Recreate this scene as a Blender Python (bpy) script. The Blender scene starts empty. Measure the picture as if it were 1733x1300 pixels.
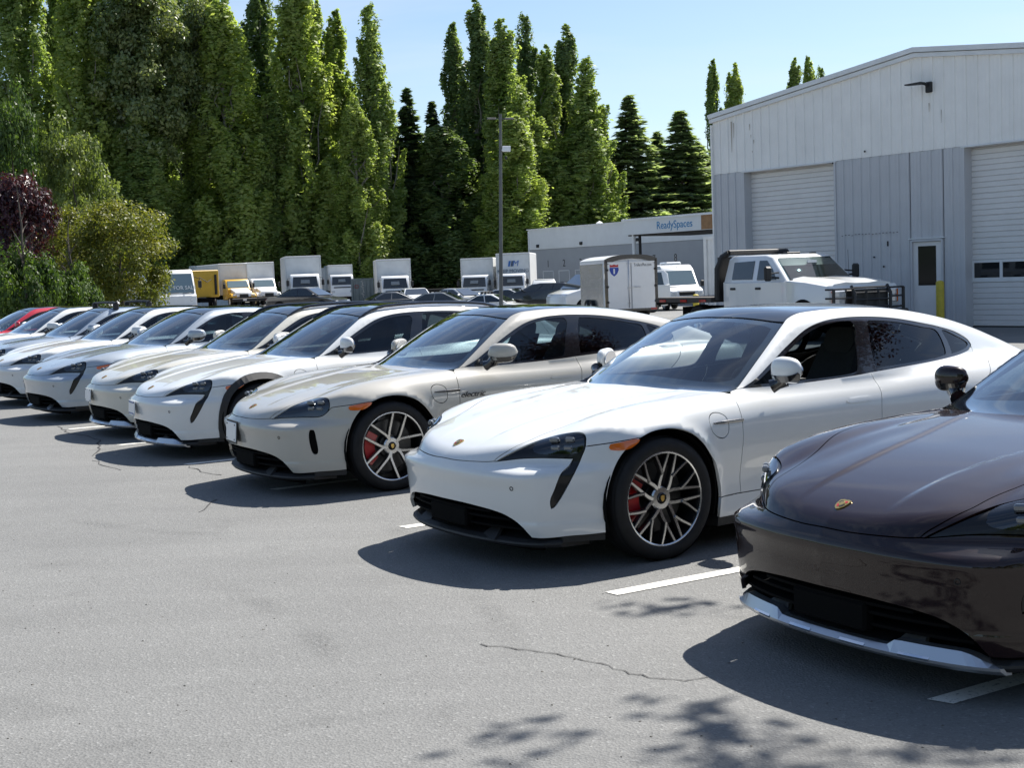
import bpy, bmesh, math, random, mathutils
import numpy as np
from mathutils import Vector, Matrix
random.seed(7); RNG=np.random.default_rng(7)
SC=bpy.context.scene
COL=SC.collection
R=math.radians
# ---------------------------------------------------------------- camera, sky, sun, exposure
CAM_F,CAM_H,CAM_P,CAM_R=2321.4,1.6607,R(4.487),R(2.184)
cam_d=bpy.data.cameras.new('camera');cam=bpy.data.objects.new('camera',cam_d);COL.objects.link(cam);SC.camera=cam
cam_d.sensor_width=36;cam_d.lens=CAM_F/1733*36;cam_d.clip_start=.1;cam_d.clip_end=4000
cam.matrix_world=Matrix.Translation((0,0,CAM_H))@Matrix.Rotation(math.pi/2-CAM_P,4,'X')@Matrix.Rotation(-CAM_R,4,'Z')
SUN_AZ,SUN_EL=R(49),R(51)
SUN_DIR=Vector((math.cos(SUN_AZ)*math.cos(SUN_EL),math.sin(SUN_AZ)*math.cos(SUN_EL),math.sin(SUN_EL)))
world=bpy.data.worlds.new('World');SC.world=world;world.use_nodes=True
SKY_STRENGTH=.075
def build_world():
    nt=world.node_tree;N=nt.nodes;Lk=nt.links
    bg=N['Background'];bg.inputs['Strength'].default_value=SKY_STRENGTH
    sk=N.new('ShaderNodeTexSky');sk.sky_type='NISHITA';sk.sun_disc=False
    sk.sun_elevation=SUN_EL;sk.sun_rotation=math.pi/2-SUN_AZ
    sk.air_density=1.0;sk.dust_density=.7;sk.ozone_density=3.0;sk.altitude=50
    # thin high cirrus streaks mixed over the sky colour
    tc=N.new('ShaderNodeTexCoord');mp=N.new('ShaderNodeMapping');mp.inputs['Rotation'].default_value=(0,R(18),R(25));mp.inputs['Scale'].default_value=(1.6,3.,9.)
    nz=N.new('ShaderNodeTexNoise');nz.inputs['Scale'].default_value=1.3;nz.inputs['Detail'].default_value=5;nz.inputs['Roughness'].default_value=.55;nz.inputs['Distortion'].default_value=.5
    rp=N.new('ShaderNodeValToRGB');rp.color_ramp.elements[0].position=.46;rp.color_ramp.elements[1].position=.78
    rp.color_ramp.elements[0].color=(0,0,0,1);rp.color_ramp.elements[1].color=(.36,.36,.36,1)
    mx=N.new('ShaderNodeMix');mx.data_type='RGBA'
    Lk.new(tc.outputs['Generated'],mp.inputs[0]);Lk.new(mp.outputs[0],nz.inputs[0]);Lk.new(nz.outputs[0],rp.inputs[0])
    Lk.new(rp.outputs[0],mx.inputs[0]);Lk.new(sk.outputs[0],mx.inputs[6]);mx.inputs[7].default_value=(6.2,6.7,7.4,1)
    Lk.new(mx.outputs[2],bg.inputs['Color'])
build_world()
sun_d=bpy.data.lights.new('sun','SUN');sun=bpy.data.objects.new('sun',sun_d);COL.objects.link(sun)
sun_d.energy=5;sun_d.angle=R(.53);sun_d.color=(1,.955,.89)
sun.rotation_euler=SUN_DIR.to_track_quat('Z','Y').to_euler();sun.location=(0,0,60)
vs=SC.view_settings;vs.view_transform='Standard';vs.look='None';vs.gamma=1;vs.use_curve_mapping=False;vs.exposure=.95
SC.cycles.max_bounces=8;SC.cycles.transparent_max_bounces=24;SC.cycles.use_denoising=True
# ---------------------------------------------------------------- helpers
def ray(u,v):
    xr=(u-866.5)/CAM_F;zr=(650-v)/CAM_F
    x=xr*math.cos(CAM_R)+zr*math.sin(CAM_R);zc=-xr*math.sin(CAM_R)+zr*math.cos(CAM_R)
    return Vector((x,math.cos(CAM_P)+zc*math.sin(CAM_P),-math.sin(CAM_P)+zc*math.cos(CAM_P)))
def at_depth(u,v,Y):
    r=ray(u,v);return Vector((0,0,CAM_H))+r*(Y/r.y)
def on_ground(u,v,z=0):
    r=ray(u,v);return Vector((0,0,CAM_H))+r*((z-CAM_H)/r.z)
def tag(o,label=None,cat=None,group=None,kind=None):
    if label: o['label']=label
    if cat: o['category']=cat
    if group: o['group']=group
    if kind: o['kind']=kind
    return o
def empty(name,loc=(0,0,0),rz=0,label=None,cat=None,group=None):
    o=bpy.data.objects.new(name,None);COL.objects.link(o);o.empty_display_size=.3
    o.location=loc;o.rotation_euler=(0,0,rz);return tag(o,label,cat,group)
def obj(name,me,parent=None,mat=None):
    o=bpy.data.objects.new(name,me);COL.objects.link(o)
    if parent: o.parent=parent
    if mat is not None:
        if not me.materials: me.materials.append(mat)
        elif me.materials[0]!=mat:
            o.material_slots[0].link='OBJECT';o.material_slots[0].material=mat
    return o
def copy_tree(o,parent=None,mats=None):
    c=o.copy();COL.objects.link(c);c.parent=parent
    for ch in o.children: copy_tree(ch,c)
    return c
class MB:
    """collects shapes into ONE mesh"""
    def __init__(s): s.v=[];s.f=[];s.sm=[]
    def add(s,v,f,M=None,smooth=False):
        k=len(s.v)
        s.v+=[tuple(M@Vector(p)) if M is not None else tuple(p) for p in v]
        s.f+=[tuple(i+k for i in q) for q in f];s.sm+=[smooth]*len(f);return s
    def box(s,c,d,M=None,bev=0):
        x,y,z=d[0]/2,d[1]/2,d[2]/2
        if bev<=0:
            v=[(c[0]+a*x,c[1]+b*y,c[2]+e*z) for a in(-1,1) for b in(-1,1) for e in(-1,1)]
            return s.add(v,[(0,1,3,2),(4,6,7,5),(0,4,5,1),(2,3,7,6),(0,2,6,4),(1,5,7,3)],M)
        b=min(bev,x*.9,y*.9,z*.9);v=[];idx={}
        for sx in(-1,1):
            for sy in(-1,1):
                for sz in(-1,1):
                    for ax in range(3):
                        p=[sx*(x-b),sy*(y-b),sz*(z-b)];p[ax]=(sx*x,sy*y,sz*z)[ax]
                        idx[(sx,sy,sz,ax)]=len(v);v.append((c[0]+p[0],c[1]+p[1],c[2]+p[2]))
        f=[]
        def quad(*k):
            q=[idx[i] for i in k];n=(Vector(v[q[1]])-Vector(v[q[0]])).cross(Vector(v[q[2]])-Vector(v[q[0]]))
            m=sum((Vector(v[i]) for i in q),Vector())/len(q)-Vector(c)
            f.append(tuple(q) if n.dot(m)>0 else tuple(reversed(q)))
        for ax in range(3):
            o=[i for i in range(3) if i!=ax]
            for sg in(-1,1):
                ks=[]
                for a,bb in((-1,-1),(1,-1),(1,1),(-1,1)):
                    k=[0,0,0];k[ax]=sg;k[o[0]]=a;k[o[1]]=bb;ks.append((*k,ax))
                quad(*ks)
        for ax in range(3):
            o=[i for i in range(3) if i!=ax]
            for a in(-1,1):
                for bb in(-1,1):
                    k0=[0,0,0];k0[ax]=-1;k0[o[0]]=a;k0[o[1]]=bb;k1=list(k0);k1[ax]=1
                    quad((*k0,o[0]),(*k1,o[0]),(*k1,o[1]),(*k0,o[1]))
        for sx in(-1,1):
            for sy in(-1,1):
                for sz in(-1,1): quad((sx,sy,sz,0),(sx,sy,sz,1),(sx,sy,sz,2))
        return s.add(v,f,M)
    def tube(s,pts,r,n=8,caps=True,M=None,smooth=True):
        pts=[Vector(p) for p in pts];rs=r if hasattr(r,'__len__') else [r]*len(pts)
        v=[];f=[];up=None
        for i,p in enumerate(pts):
            t=(pts[min(i+1,len(pts)-1)]-pts[max(i-1,0)]).normalized()
            if up is None: up=Vector((0,0,1)) if abs(t.z)<.9 else Vector((1,0,0))
            a=t.cross(up).normalized();b=t.cross(a).normalized()
            if a.length<.5: a=Vector((1,0,0));b=t.cross(a)
            for k in range(n):
                w=2*math.pi*k/n;v.append(p+(a*math.cos(w)+b*math.sin(w))*rs[i])
        for i in range(len(pts)-1):
            for k in range(n):
                f.append((i*n+k,i*n+(k+1)%n,(i+1)*n+(k+1)%n,(i+1)*n+k))
        if caps: f.append(tuple(range(n)));f.append(tuple((len(pts)-1)*n+k for k in reversed(range(n))))
        return s.add(v,f,M,smooth)
    def lathe(s,prof,n=32,axis='z',M=None,closed=False,smooth=True):
        v=[];f=[]
        for r,h in prof:
            for k in range(n):
                w=2*math.pi*k/n;a,b=r*math.cos(w),r*math.sin(w)
                v.append((a,b,h) if axis=='z' else (a,h,b) if axis=='y' else (h,a,b))
        m=len(prof)
        for i in range(m if closed else m-1):
            j=(i+1)%m
            for k in range(n):
                q=(i*n+k,i*n+(k+1)%n,j*n+(k+1)%n,j*n+k)
                f.append(q if axis!='y' else tuple(reversed(q)))
        return s.add(v,f,M,smooth)
    def prism(s,poly,h0,h1,axis='z',M=None,cap=True):
        n=len(poly)
        def P(a,b,h): return (a,b,h) if axis=='z' else (a,h,b) if axis=='y' else (h,a,b)
        v=[P(a,b,h0) for a,b in poly]+[P(a,b,h1) for a,b in poly]
        f=[(i,(i+1)%n,n+(i+1)%n,n+i) for i in range(n)]
        if cap: f+=[tuple(reversed(range(n))),tuple(range(n,2*n))]
        if axis=='y': f=[tuple(reversed(q)) for q in f]
        ar=sum(poly[i][0]*poly[(i+1)%n][1]-poly[(i+1)%n][0]*poly[i][1] for i in range(n))
        if (ar<0)!=(h1<h0): f=[tuple(reversed(q)) for q in f]
        return s.add(v,f,M)
    def loft(s,secs,M=None,smooth=True,caps=True):
        n=len(secs[0]);v=[p for q in secs for p in q];f=[]
        for i in range(len(secs)-1):
            for k in range(n): f.append((i*n+k,i*n+(k+1)%n,(i+1)*n+(k+1)%n,(i+1)*n+k))
        if caps: f.append(tuple(reversed(range(n))));f.append(tuple((len(secs)-1)*n+k for k in range(n)))
        return s.add(v,f,M,smooth)
    def mesh(s,name):
        me=bpy.data.meshes.new(name);me.from_pydata([tuple(p) for p in s.v],[],s.f);me.update()
        me.polygons.foreach_set('use_smooth',s.sm)
        return me
    def build(s,name,mat,parent=None,fix=True,auto=True):
        me=s.mesh(name)
        if fix:
            bm=bmesh.new();bm.from_mesh(me);bmesh.ops.recalc_face_normals(bm,faces=bm.faces);bm.to_mesh(me);bm.free()
        if auto and any(s.sm):
            bm=bmesh.new();bm.from_mesh(me)
            for e in bm.edges:
                if len(e.link_faces)==2 and e.calc_face_angle(0)>R(38): e.smooth=False
            bm.to_mesh(me);bm.free()
        return obj(name,me,parent,mat)
# ---------------------------------------------------------------- materials
MATS={}
def mat(name,col=(.5,.5,.5),rough=.5,metal=0,coat=0,spec=.5,var=0,vscale=8,bump=0,bscale=60,emit=None,coat_rough=.03,alpha=None,dirt=None):
    if name in MATS: return MATS[name]
    m=bpy.data.materials.new(name);m.use_nodes=True;nt=m.node_tree;b=nt.nodes['Principled BSDF']
    b.inputs['Base Color'].default_value=(*col,1);b.inputs['Roughness'].default_value=rough;b.inputs['Metallic'].default_value=metal
    b.inputs['Coat Weight'].default_value=coat;b.inputs['Coat Roughness'].default_value=coat_rough;b.inputs['Specular IOR Level'].default_value=spec
    if var or bump:
        tc=nt.nodes.new('ShaderNodeTexCoord')
        if var:
            nz=nt.nodes.new('ShaderNodeTexNoise');nz.inputs['Scale'].default_value=vscale;nz.inputs['Detail'].default_value=6;nz.inputs['Roughness'].default_value=.6
            nt.links.new(tc.outputs['Object'],nz.inputs['Vector'])
            hs=nt.nodes.new('ShaderNodeMix');hs.data_type='RGBA'
            d=dirt or tuple(c*(1-var) for c in col);l=tuple(min(1,c*(1+var*.7)) for c in col)
            hs.inputs[6].default_value=(*d,1);hs.inputs[7].default_value=(*l,1)
            mr=nt.nodes.new('ShaderNodeMapRange');mr.inputs[1].default_value=.3;mr.inputs[2].default_value=.7
            nt.links.new(nz.outputs[0],mr.inputs[0]);nt.links.new(mr.outputs[0],hs.inputs[0]);nt.links.new(hs.outputs[2],b.inputs['Base Color'])
        if bump:
            n2=nt.nodes.new('ShaderNodeTexNoise');n2.inputs['Scale'].default_value=bscale;n2.inputs['Detail'].default_value=4
            nt.links.new(tc.outputs['Object'],n2.inputs['Vector'])
            bp=nt.nodes.new('ShaderNodeBump');bp.inputs['Strength'].default_value=bump;bp.inputs['Distance'].default_value=.01
            nt.links.new(n2.outputs[0],bp.inputs['Height']);nt.links.new(bp.outputs[0],b.inputs['Normal'])
    if emit: b.inputs['Emission Color'].default_value=(*emit,1);b.inputs['Emission Strength'].default_value=1
    MATS[name]=m;return m
def paint(name,col,metal=0,rough=.38,flake=0,spec=.4):
    """car paint: colour under clear coat; the inside face of the panel is dark trim"""
    if name in MATS: return MATS[name]
    m=mat(name,col,rough,metal,1.0,spec,coat_rough=.015);nt=m.node_tree;b=nt.nodes['Principled BSDF']
    tc=nt.nodes.new('ShaderNodeTexCoord')
    if flake:
        vo=nt.nodes.new('ShaderNodeTexVoronoi');vo.inputs['Scale'].default_value=900
        nt.links.new(tc.outputs['Object'],vo.inputs['Vector'])
        bp=nt.nodes.new('ShaderNodeBump');bp.inputs['Strength'].default_value=flake;bp.inputs['Distance'].default_value=.002
        nt.links.new(vo.outputs['Distance'],bp.inputs['Height']);nt.links.new(bp.outputs[0],b.inputs['Normal'])
    # faint dust film low on the body
    nz=nt.nodes.new('ShaderNodeTexNoise');nz.inputs['Scale'].default_value=3.5;nz.inputs['Detail'].default_value=8;nz.inputs['Roughness'].default_value=.65
    nt.links.new(tc.outputs['Object'],nz.inputs['Vector'])
    mr=nt.nodes.new('ShaderNodeMapRange');mr.inputs[1].default_value=.35;mr.inputs[2].default_value=.8;mr.inputs[3].default_value=.004;mr.inputs[4].default_value=.03
    nt.links.new(nz.outputs[0],mr.inputs[0]);nt.links.new(mr.outputs[0],b.inputs['Coat Roughness'])
    out=nt.nodes['Material Output'];dk=nt.nodes.new('ShaderNodeBsdfPrincipled');dk.inputs['Base Color'].default_value=(.012,.012,.013,1);dk.inputs['Roughness'].default_value=.8
    ge=nt.nodes.new('ShaderNodeNewGeometry');mx=nt.nodes.new('ShaderNodeMixShader')
    nt.links.new(ge.outputs['Backfacing'],mx.inputs[0]);nt.links.new(b.outputs[0],mx.inputs[1]);nt.links.new(dk.outputs[0],mx.inputs[2]);nt.links.new(mx.outputs[0],out.inputs['Surface'])
    return m
def glass(name,tint=(.75,.82,.8),refl=1.0,rough=0.0,base=None):
    """thin pane: tinted see-through plus fresnel reflection"""
    if name in MATS: return MATS[name]
    m=bpy.data.materials.new(name);m.use_nodes=True;nt=m.node_tree;nt.nodes.remove(nt.nodes['Principled BSDF']);out=nt.nodes['Material Output']
    t=nt.nodes.new('ShaderNodeBsdfTransparent');t.inputs[0].default_value=(*tint,1)
    g=nt.nodes.new('ShaderNodeBsdfGlossy');g.inputs['Roughness'].default_value=rough;g.inputs['Color'].default_value=(.95,.97,1,1)
    fr=nt.nodes.new('ShaderNodeFresnel');fr.inputs['IOR'].default_value=1.52
    geo=nt.nodes.new('ShaderNodeNewGeometry')
    mu=nt.nodes.new('ShaderNodeMath');mu.operation='MULTIPLY';mu.inputs[1].default_value=1.7*refl;mu.use_clamp=True
    inv=nt.nodes.new('ShaderNodeMath');inv.operation='SUBTRACT';inv.inputs[0].default_value=1
    m2=nt.nodes.new('ShaderNodeMath');m2.operation='MULTIPLY'
    mx=nt.nodes.new('ShaderNodeMixShader');L=nt.links
    L.new(fr.outputs[0],mu.inputs[0]);L.new(geo.outputs['Backfacing'],inv.inputs[1]);L.new(mu.outputs[0],m2.inputs[0]);L.new(inv.outputs[0],m2.inputs[1])
    L.new(m2.outputs[0],mx.inputs[0])
    if base:
        d=nt.nodes.new('ShaderNodeBsdfDiffuse');d.inputs[0].default_value=(*base[:3],1);m3=nt.nodes.new('ShaderNodeMixShader');m3.inputs[0].default_value=base[3]
        L.new(t.outputs[0],m3.inputs[1]);L.new(d.outputs[0],m3.inputs[2]);L.new(m3.outputs[0],mx.inputs[1])
    else: L.new(t.outputs[0],mx.inputs[1])
    L.new(g.outputs[0],mx.inputs[2]);L.new(mx.outputs[0],out.inputs['Surface'])
    MATS[name]=m;return m
M_=dict(
 gloss=mat('black_gloss',(.008,.008,.009),.12,0,1),matte=mat('black_plastic',(.012,.012,.013),.55,bump=.15,bscale=300),
 podb=mat('lamp_surround',(.006,.006,.007),.30,0,.35,.3),
 void=mat('dark_cavity',(.004,.004,.004),.9,spec=.1),rubber=mat('tyre_rubber',(.012,.012,.013),.72,var=.3,vscale=20,spec=.3),
 alloy=mat('machined_alloy',(.62,.62,.62),.25,1),alloyd=mat('dark_wheel_paint',(.010,.010,.011),.3,0,.6),
 disc=mat('brake_steel',(.07,.07,.07),.4,.8),red=mat('red_caliper',(.45,.008,.012),.35,0,.6),
 wind=glass('windshield_glass',(.66,.75,.75)),side=glass('side_glass',(.48,.58,.60),.7),priv=glass('privacy_glass',(.20,.25,.27),.6),
 roofg=mat('roof_glass',(.006,.008,.010),.02,0,1,coat_rough=.0),lens=glass('lamp_lens',(.34,.38,.42),1.1),
 lampb=mat('lamp_housing',(.05,.055,.06),.35,.4),led=mat('led_module',(.17,.185,.20),.25,.6),
 interior=mat('dark_interior',(.015,.015,.016),.75,var=.3,vscale=30),trimc=mat('pale_interior',(.42,.40,.37),.7),
 orange=mat('amber_lens',(.62,.12,.006),.12,0,1),chrome=mat('chrome',(.75,.76,.78),.1,1),gold=mat('crest_gold',(.72,.50,.16),.28,1),
 skid=mat('satin_silver',(.55,.57,.60),.32,.9),plate=mat('plate_white',(.75,.76,.77),.4,0,.3),plateb=mat('plate_blue',(.08,.13,.35),.5),
 cladding=mat('black_cladding',(.018,.018,.019),.5,bump=.1,bscale=200),crest_red=mat('crest_red',(.35,.01,.015),.4),crest_black=mat('crest_black',(.01,.01,.01),.4),
 script=mat('script_black',(.015,.015,.016),.3),white_sheet=mat('white_paper',(.78,.79,.78),.8),
)
def pchip(xs,ys):
    xs=np.array(xs,float);ys=np.array(ys,float)
    if xs[0]>xs[-1]: xs=xs[::-1];ys=ys[::-1]
    h=np.diff(xs);d=np.diff(ys)/h
    m=np.zeros_like(ys)
    for i in range(1,len(xs)-1):
        # smooth (catmull-like, limited)
        m[i]=(d[i-1]*h[i]+d[i]*h[i-1])/(h[i]+h[i-1])
    m[0]=d[0];m[-1]=d[-1]
    def g(x):
        x=np.clip(x,xs[0],xs[-1]);i=np.clip(np.searchsorted(xs,x)-1,0,len(xs)-2)
        t=(x-xs[i])/h[i];t2=t*t;t3=t2*t
        return ys[i]*(2*t3-3*t2+1)+m[i]*h[i]*(t3-2*t2+t)+ys[i+1]*(-2*t3+3*t2)+m[i+1]*h[i]*(t3-t2)
    gx=np.linspace(xs[0],xs[-1],4001);gy=g(gx)
    def f(x): return np.interp(x,gx,gy)
    return f
def smax(a,b,k):
    h=np.minimum(np.maximum(.5+.5*(a-b)/k,0),1);return b+(a-b)*h+k*h*(1-h)
def smin(a,b,k): return -smax(-a,-b,k)
def sstep(a,b,x):
    t=np.minimum(np.maximum((x-a)/(b-a),0),1);return t*t*(3-2*t)
W=pchip([.95,.6,.42,.25,0,-.3,-.7,-1.2,-1.7,-2.1,-2.5,-2.9,-3.2,-3.6,-3.9,-4.1],[.90,.935,.95,.962,.966,.955,.932,.922,.922,.932,.962,.983,.975,.93,.87,.80])
S=pchip([.1,.2,.3,.42,.55,.65,.75,.85,.95,1.05],[.055,.022,.03,.03,.008,.0,.008,.032,.075,.14])
ZC=pchip([1.0,.9,.8,.7,.55,.4,.2,0,-.3,-.6,-.9,-2,-2.6,-3.0,-3.4,-3.8,-4.1],[.55,.628,.682,.722,.765,.80,.838,.866,.902,.928,.94,.95,.97,.98,.98,.955,.92])
ZF=pchip([1.0,.9,.8,.7,.6,.5,.35,.2,0,-.3,-.6,-.9,-1.4,-2,-2.6,-3.0,-3.4,-3.8,-4.1],[.53,.595,.65,.695,.738,.778,.832,.868,.895,.914,.926,.936,.944,.957,.988,1.005,1.0,.96,.92])
XN=pchip([.05,.15,.25,.35,.45,.52,.58,.64,.7,.76,.85],[.82,.865,.895,.912,.920,.921,.915,.903,.886,.864,.825])
YC=pchip([-.6,-.3,.1,.45,.8,1.],[.5,.41,.30,.25,.24,.23])
PL=pchip([0,.2,.35,.45,.52,.62,.72,.8,.85,.9,.95,1.1],[0,.018,.052,.088,.128,.202,.288,.368,.432,.52,.63,1.0])
PB=pchip([0,.2,.35,.5,.62,.70,.75,.79,.83,.87,.91,.95,1.1],[0,.008,.025,.058,.097,.138,.180,.245,.335,.42,.51,.62,1.0])
XR=pchip([.1,.3,.5,.7,.85,.95,1.05],[-3.9,-4.0,-4.04,-4.03,-4.0,-3.97,-3.9])
PR=pchip([0,.3,.5,.7,.85,.95,1.1],[0,.03,.08,.17,.32,.5,1.0])
ZR={'sedan':pchip([-.3,-.46,-.7,-1.0,-1.25,-1.5,-1.75,-2.0,-2.3,-2.6,-2.9,-3.2,-3.5,-3.8,-4.1],[1.0,1.15,1.26,1.335,1.372,1.394,1.403,1.399,1.38,1.34,1.282,1.205,1.11,1.01,.9]),
 'wagon':pchip([-.3,-.46,-.7,-1.0,-1.25,-1.5,-1.75,-2.0,-2.3,-2.6,-2.9,-3.2,-3.5,-3.8,-4.1],[1.0,1.15,1.26,1.34,1.38,1.405,1.418,1.422,1.418,1.402,1.375,1.335,1.28,1.12,.9])}
XW=pchip([.8,.92,1.0,1.1,1.2,1.3,1.36,1.45],[-.25,-.45,-.595,-.775,-.965,-1.175,-1.32,-1.56])
YB=pchip([-.3,-.7,-1.0,-1.5,-2.0,-2.5,-2.9,-3.2,-3.5,-3.8,-4.1],[.76,.80,.818,.825,.82,.785,.725,.655,.58,.50,.44])
class Car:
    def __init__(s,kind='sedan',dz=0): s.zr=ZR[kind];s.kind=kind
    def tub(s,x,y,z):
        a=np.abs(y)
        r=np.hypot(x,z-.355);r2=np.hypot(x+2.9,z-.355)
        lp=-.010*sstep(.418,.385,r)*sstep(.1,.3,z)-.010*sstep(.418,.385,r2)*sstep(.1,.3,z)
        fl=lp+.018*np.exp(-((r-.40)/.055)**2)*sstep(.15,.4,z)+.016*np.exp(-((r2-.40)/.055)**2)*sstep(.15,.4,z)
        dc=-.012*np.exp(-((z-.43)/.10)**2)*sstep(-.55,-.85,x)*sstep(-2.3,-2.0,x)
        fy=a-(W(x)-S(z)+fl+dc)
        b=sstep(.40,.74,a)
        # hood creases
        yc=YC(x);cr=.009*sstep(yc-.022,yc+.022,a)*sstep(.86,.5,x)*sstep(yc+.30,yc+.04,a)*sstep(-.62,-.35,x)
        dip=-.006*np.exp(-((a-.60)/.05)**2)*sstep(.75,.45,x)*sstep(-.6,-.2,x)
        zt=ZC(x)+(ZF(x)-ZC(x))*b+cr+dip-.05*(np.maximum(a-.74,0)/.2)**2-.02*a*a
        fz=(z-zt)
        # nose
        tuck=0.0
        lip=.017*np.exp(-((z-.535)/.05)**2)*np.exp(-np.maximum(z-.535,0)*0)*sstep(.80,.66,a)+.012*sstep(.295,.255,z)*sstep(.45,.62,a)
        tb=sstep(.615,.545,z);fx=(x-(XN(z)-PL(a)*(1-tb)-PB(a)*tb+lip))*.9
        # lip under the headlight: bumper upper lip proud
        fr=(XR(z)+PR(a)-x)
        f=smax(fy,fz,.05+.08*sstep(.68,.25,x))
        f=smax(f,fx,.06)
        f=smax(f,fr,.10)
        return smax(f,.10-z,.04)
    def gh(s,x,y,z):
        a=np.abs(y);dz=np.maximum(z-.93,0)
        fy=a-(YB(x)-.42*dz-.22*dz*dz)
        roof=z-(s.zr(x)-.11*a*a-.09*np.maximum(a-.42,0)**2*4)
        ws=(x-(XW(z)-.40*a*a))*.48
        f=smax(fy,roof,.07)
        f=smax(f,ws,.03)
        fr=(-3.95-x)
        return smax(f,fr,.05)
    def F(s,x,y,z):
        return smin(s.tub(x,y,z),s.gh(x,y,z),.035)
    def cast(s,o,d,t0,t1,n=90):
        """first surface hit coming from t1 (outside) towards t0"""
        o=np.atleast_2d(o);d=np.atleast_2d(d)
        n=max(12,int(abs(t1-t0)/.032));ts=np.linspace(t1,t0,n);m=len(o)
        found=np.zeros(m,bool);lo=np.full(m,float(t1));hi=lo.copy()
        for a in range(0,m,4000):
            b=min(m,a+4000);q=(o[a:b,None,:]+d[a:b,None,:]*ts[None,:,None]).reshape(-1,3)
            v=(s.F(q[:,0],q[:,1],q[:,2])<0).reshape(b-a,n)
            k=v.argmax(1);fo=v.any(1);found[a:b]=fo
            lo[a:b]=np.where(fo,ts[k],t1);hi[a:b]=np.where(fo,ts[np.maximum(k-1,0)],t1)
        for _ in range(13):
            mm=.5*(lo+hi);p=o+d*mm[:,None];v=s.F(p[:,0],p[:,1],p[:,2])<0
            lo=np.where(v,mm,lo);hi=np.where(v,hi,mm)
        p=o+d*(.5*(lo+hi))[:,None]
        return p,found
    def grad(s,p,e=1.5e-3):
        g=np.zeros_like(p)
        for i in range(3):
            a=p.copy();b=p.copy();a[:,i]+=e;b[:,i]-=e
            g[:,i]=s.F(*a.T)-s.F(*b.T)
        return g/np.maximum(np.linalg.norm(g,axis=1,keepdims=True),1e-9)
    # projectors : return 3D points
    def side(s,x,z,sg=1):
        x=np.atleast_1d(np.asarray(x,float));z=np.atleast_1d(np.asarray(z,float))
        o=np.stack([x,0*x,z],1);d=np.tile([0,sg,0],(len(x),1)).astype(float)
        return s.cast(o,d,.05,1.15)[0]
    def top(s,x,y):
        x=np.atleast_1d(np.asarray(x,float));y=np.atleast_1d(np.asarray(y,float))
        o=np.stack([x,y,0*x],1);d=np.tile([0,0,1.],(len(x),1))
        return s.cast(o,d,.3,1.5)[0]
    def front(s,y,z):
        y=np.atleast_1d(np.asarray(y,float));z=np.atleast_1d(np.asarray(z,float))
        o=np.stack([0*y,y,z],1);d=np.tile([1.,0,0],(len(y),1))
        return s.cast(o,d,-.3,1.1)[0]
# ---------------------------------------------------------------- car geometry
from mathutils.geometry import delaunay_2d_cdt
V2=mathutils.Vector
def snap(car,pts,c):
    p=np.array(pts,float);c=np.array(c,float);d=p-c
    d/=np.linalg.norm(d,axis=1,keepdims=True)
    q,f=car.cast(np.tile(c,(len(p),1)),d,.05,2.2,150)
    q[~f]=p[~f]
    return q
def resample(p,h):
    p=np.asarray(p,float)
    s=np.concatenate([[0],np.cumsum(np.linalg.norm(np.diff(p,axis=0),axis=1))])
    n=max(1,int(round(s[-1]/h)))
    t=np.linspace(0,s[-1],n+1)
    return np.stack([np.interp(t,s,p[:,i]) for i in range(p.shape[1])],1)
def smooth_line(p,h):
    p=np.asarray(p,float)
    if len(p)<3: return resample(p,h)
    s=np.concatenate([[0],np.cumsum(np.linalg.norm(np.diff(p,axis=0),axis=1)**.6)])
    fs=[pchip(s,p[:,i]) for i in range(p.shape[1])]
    t=np.linspace(0,s[-1],12*len(p))
    return resample(np.stack([f(t) for f in fs],1),h)
def edge(car,pts,c=(-.1,0,.45),h=.014):
    return snap(car,smooth_line(snap(car,pts,c),h),c)
def mirr(p): return np.asarray(p)*np.array([1,-1,1.])
def loop(*es):
    out=[]
    for e in es:
        for q in e:
            if not out or np.linalg.norm(q-out[-1])>.004: out.append(q)
    if np.linalg.norm(out[0]-out[-1])<.004: out.pop()
    return np.array(out)
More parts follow.
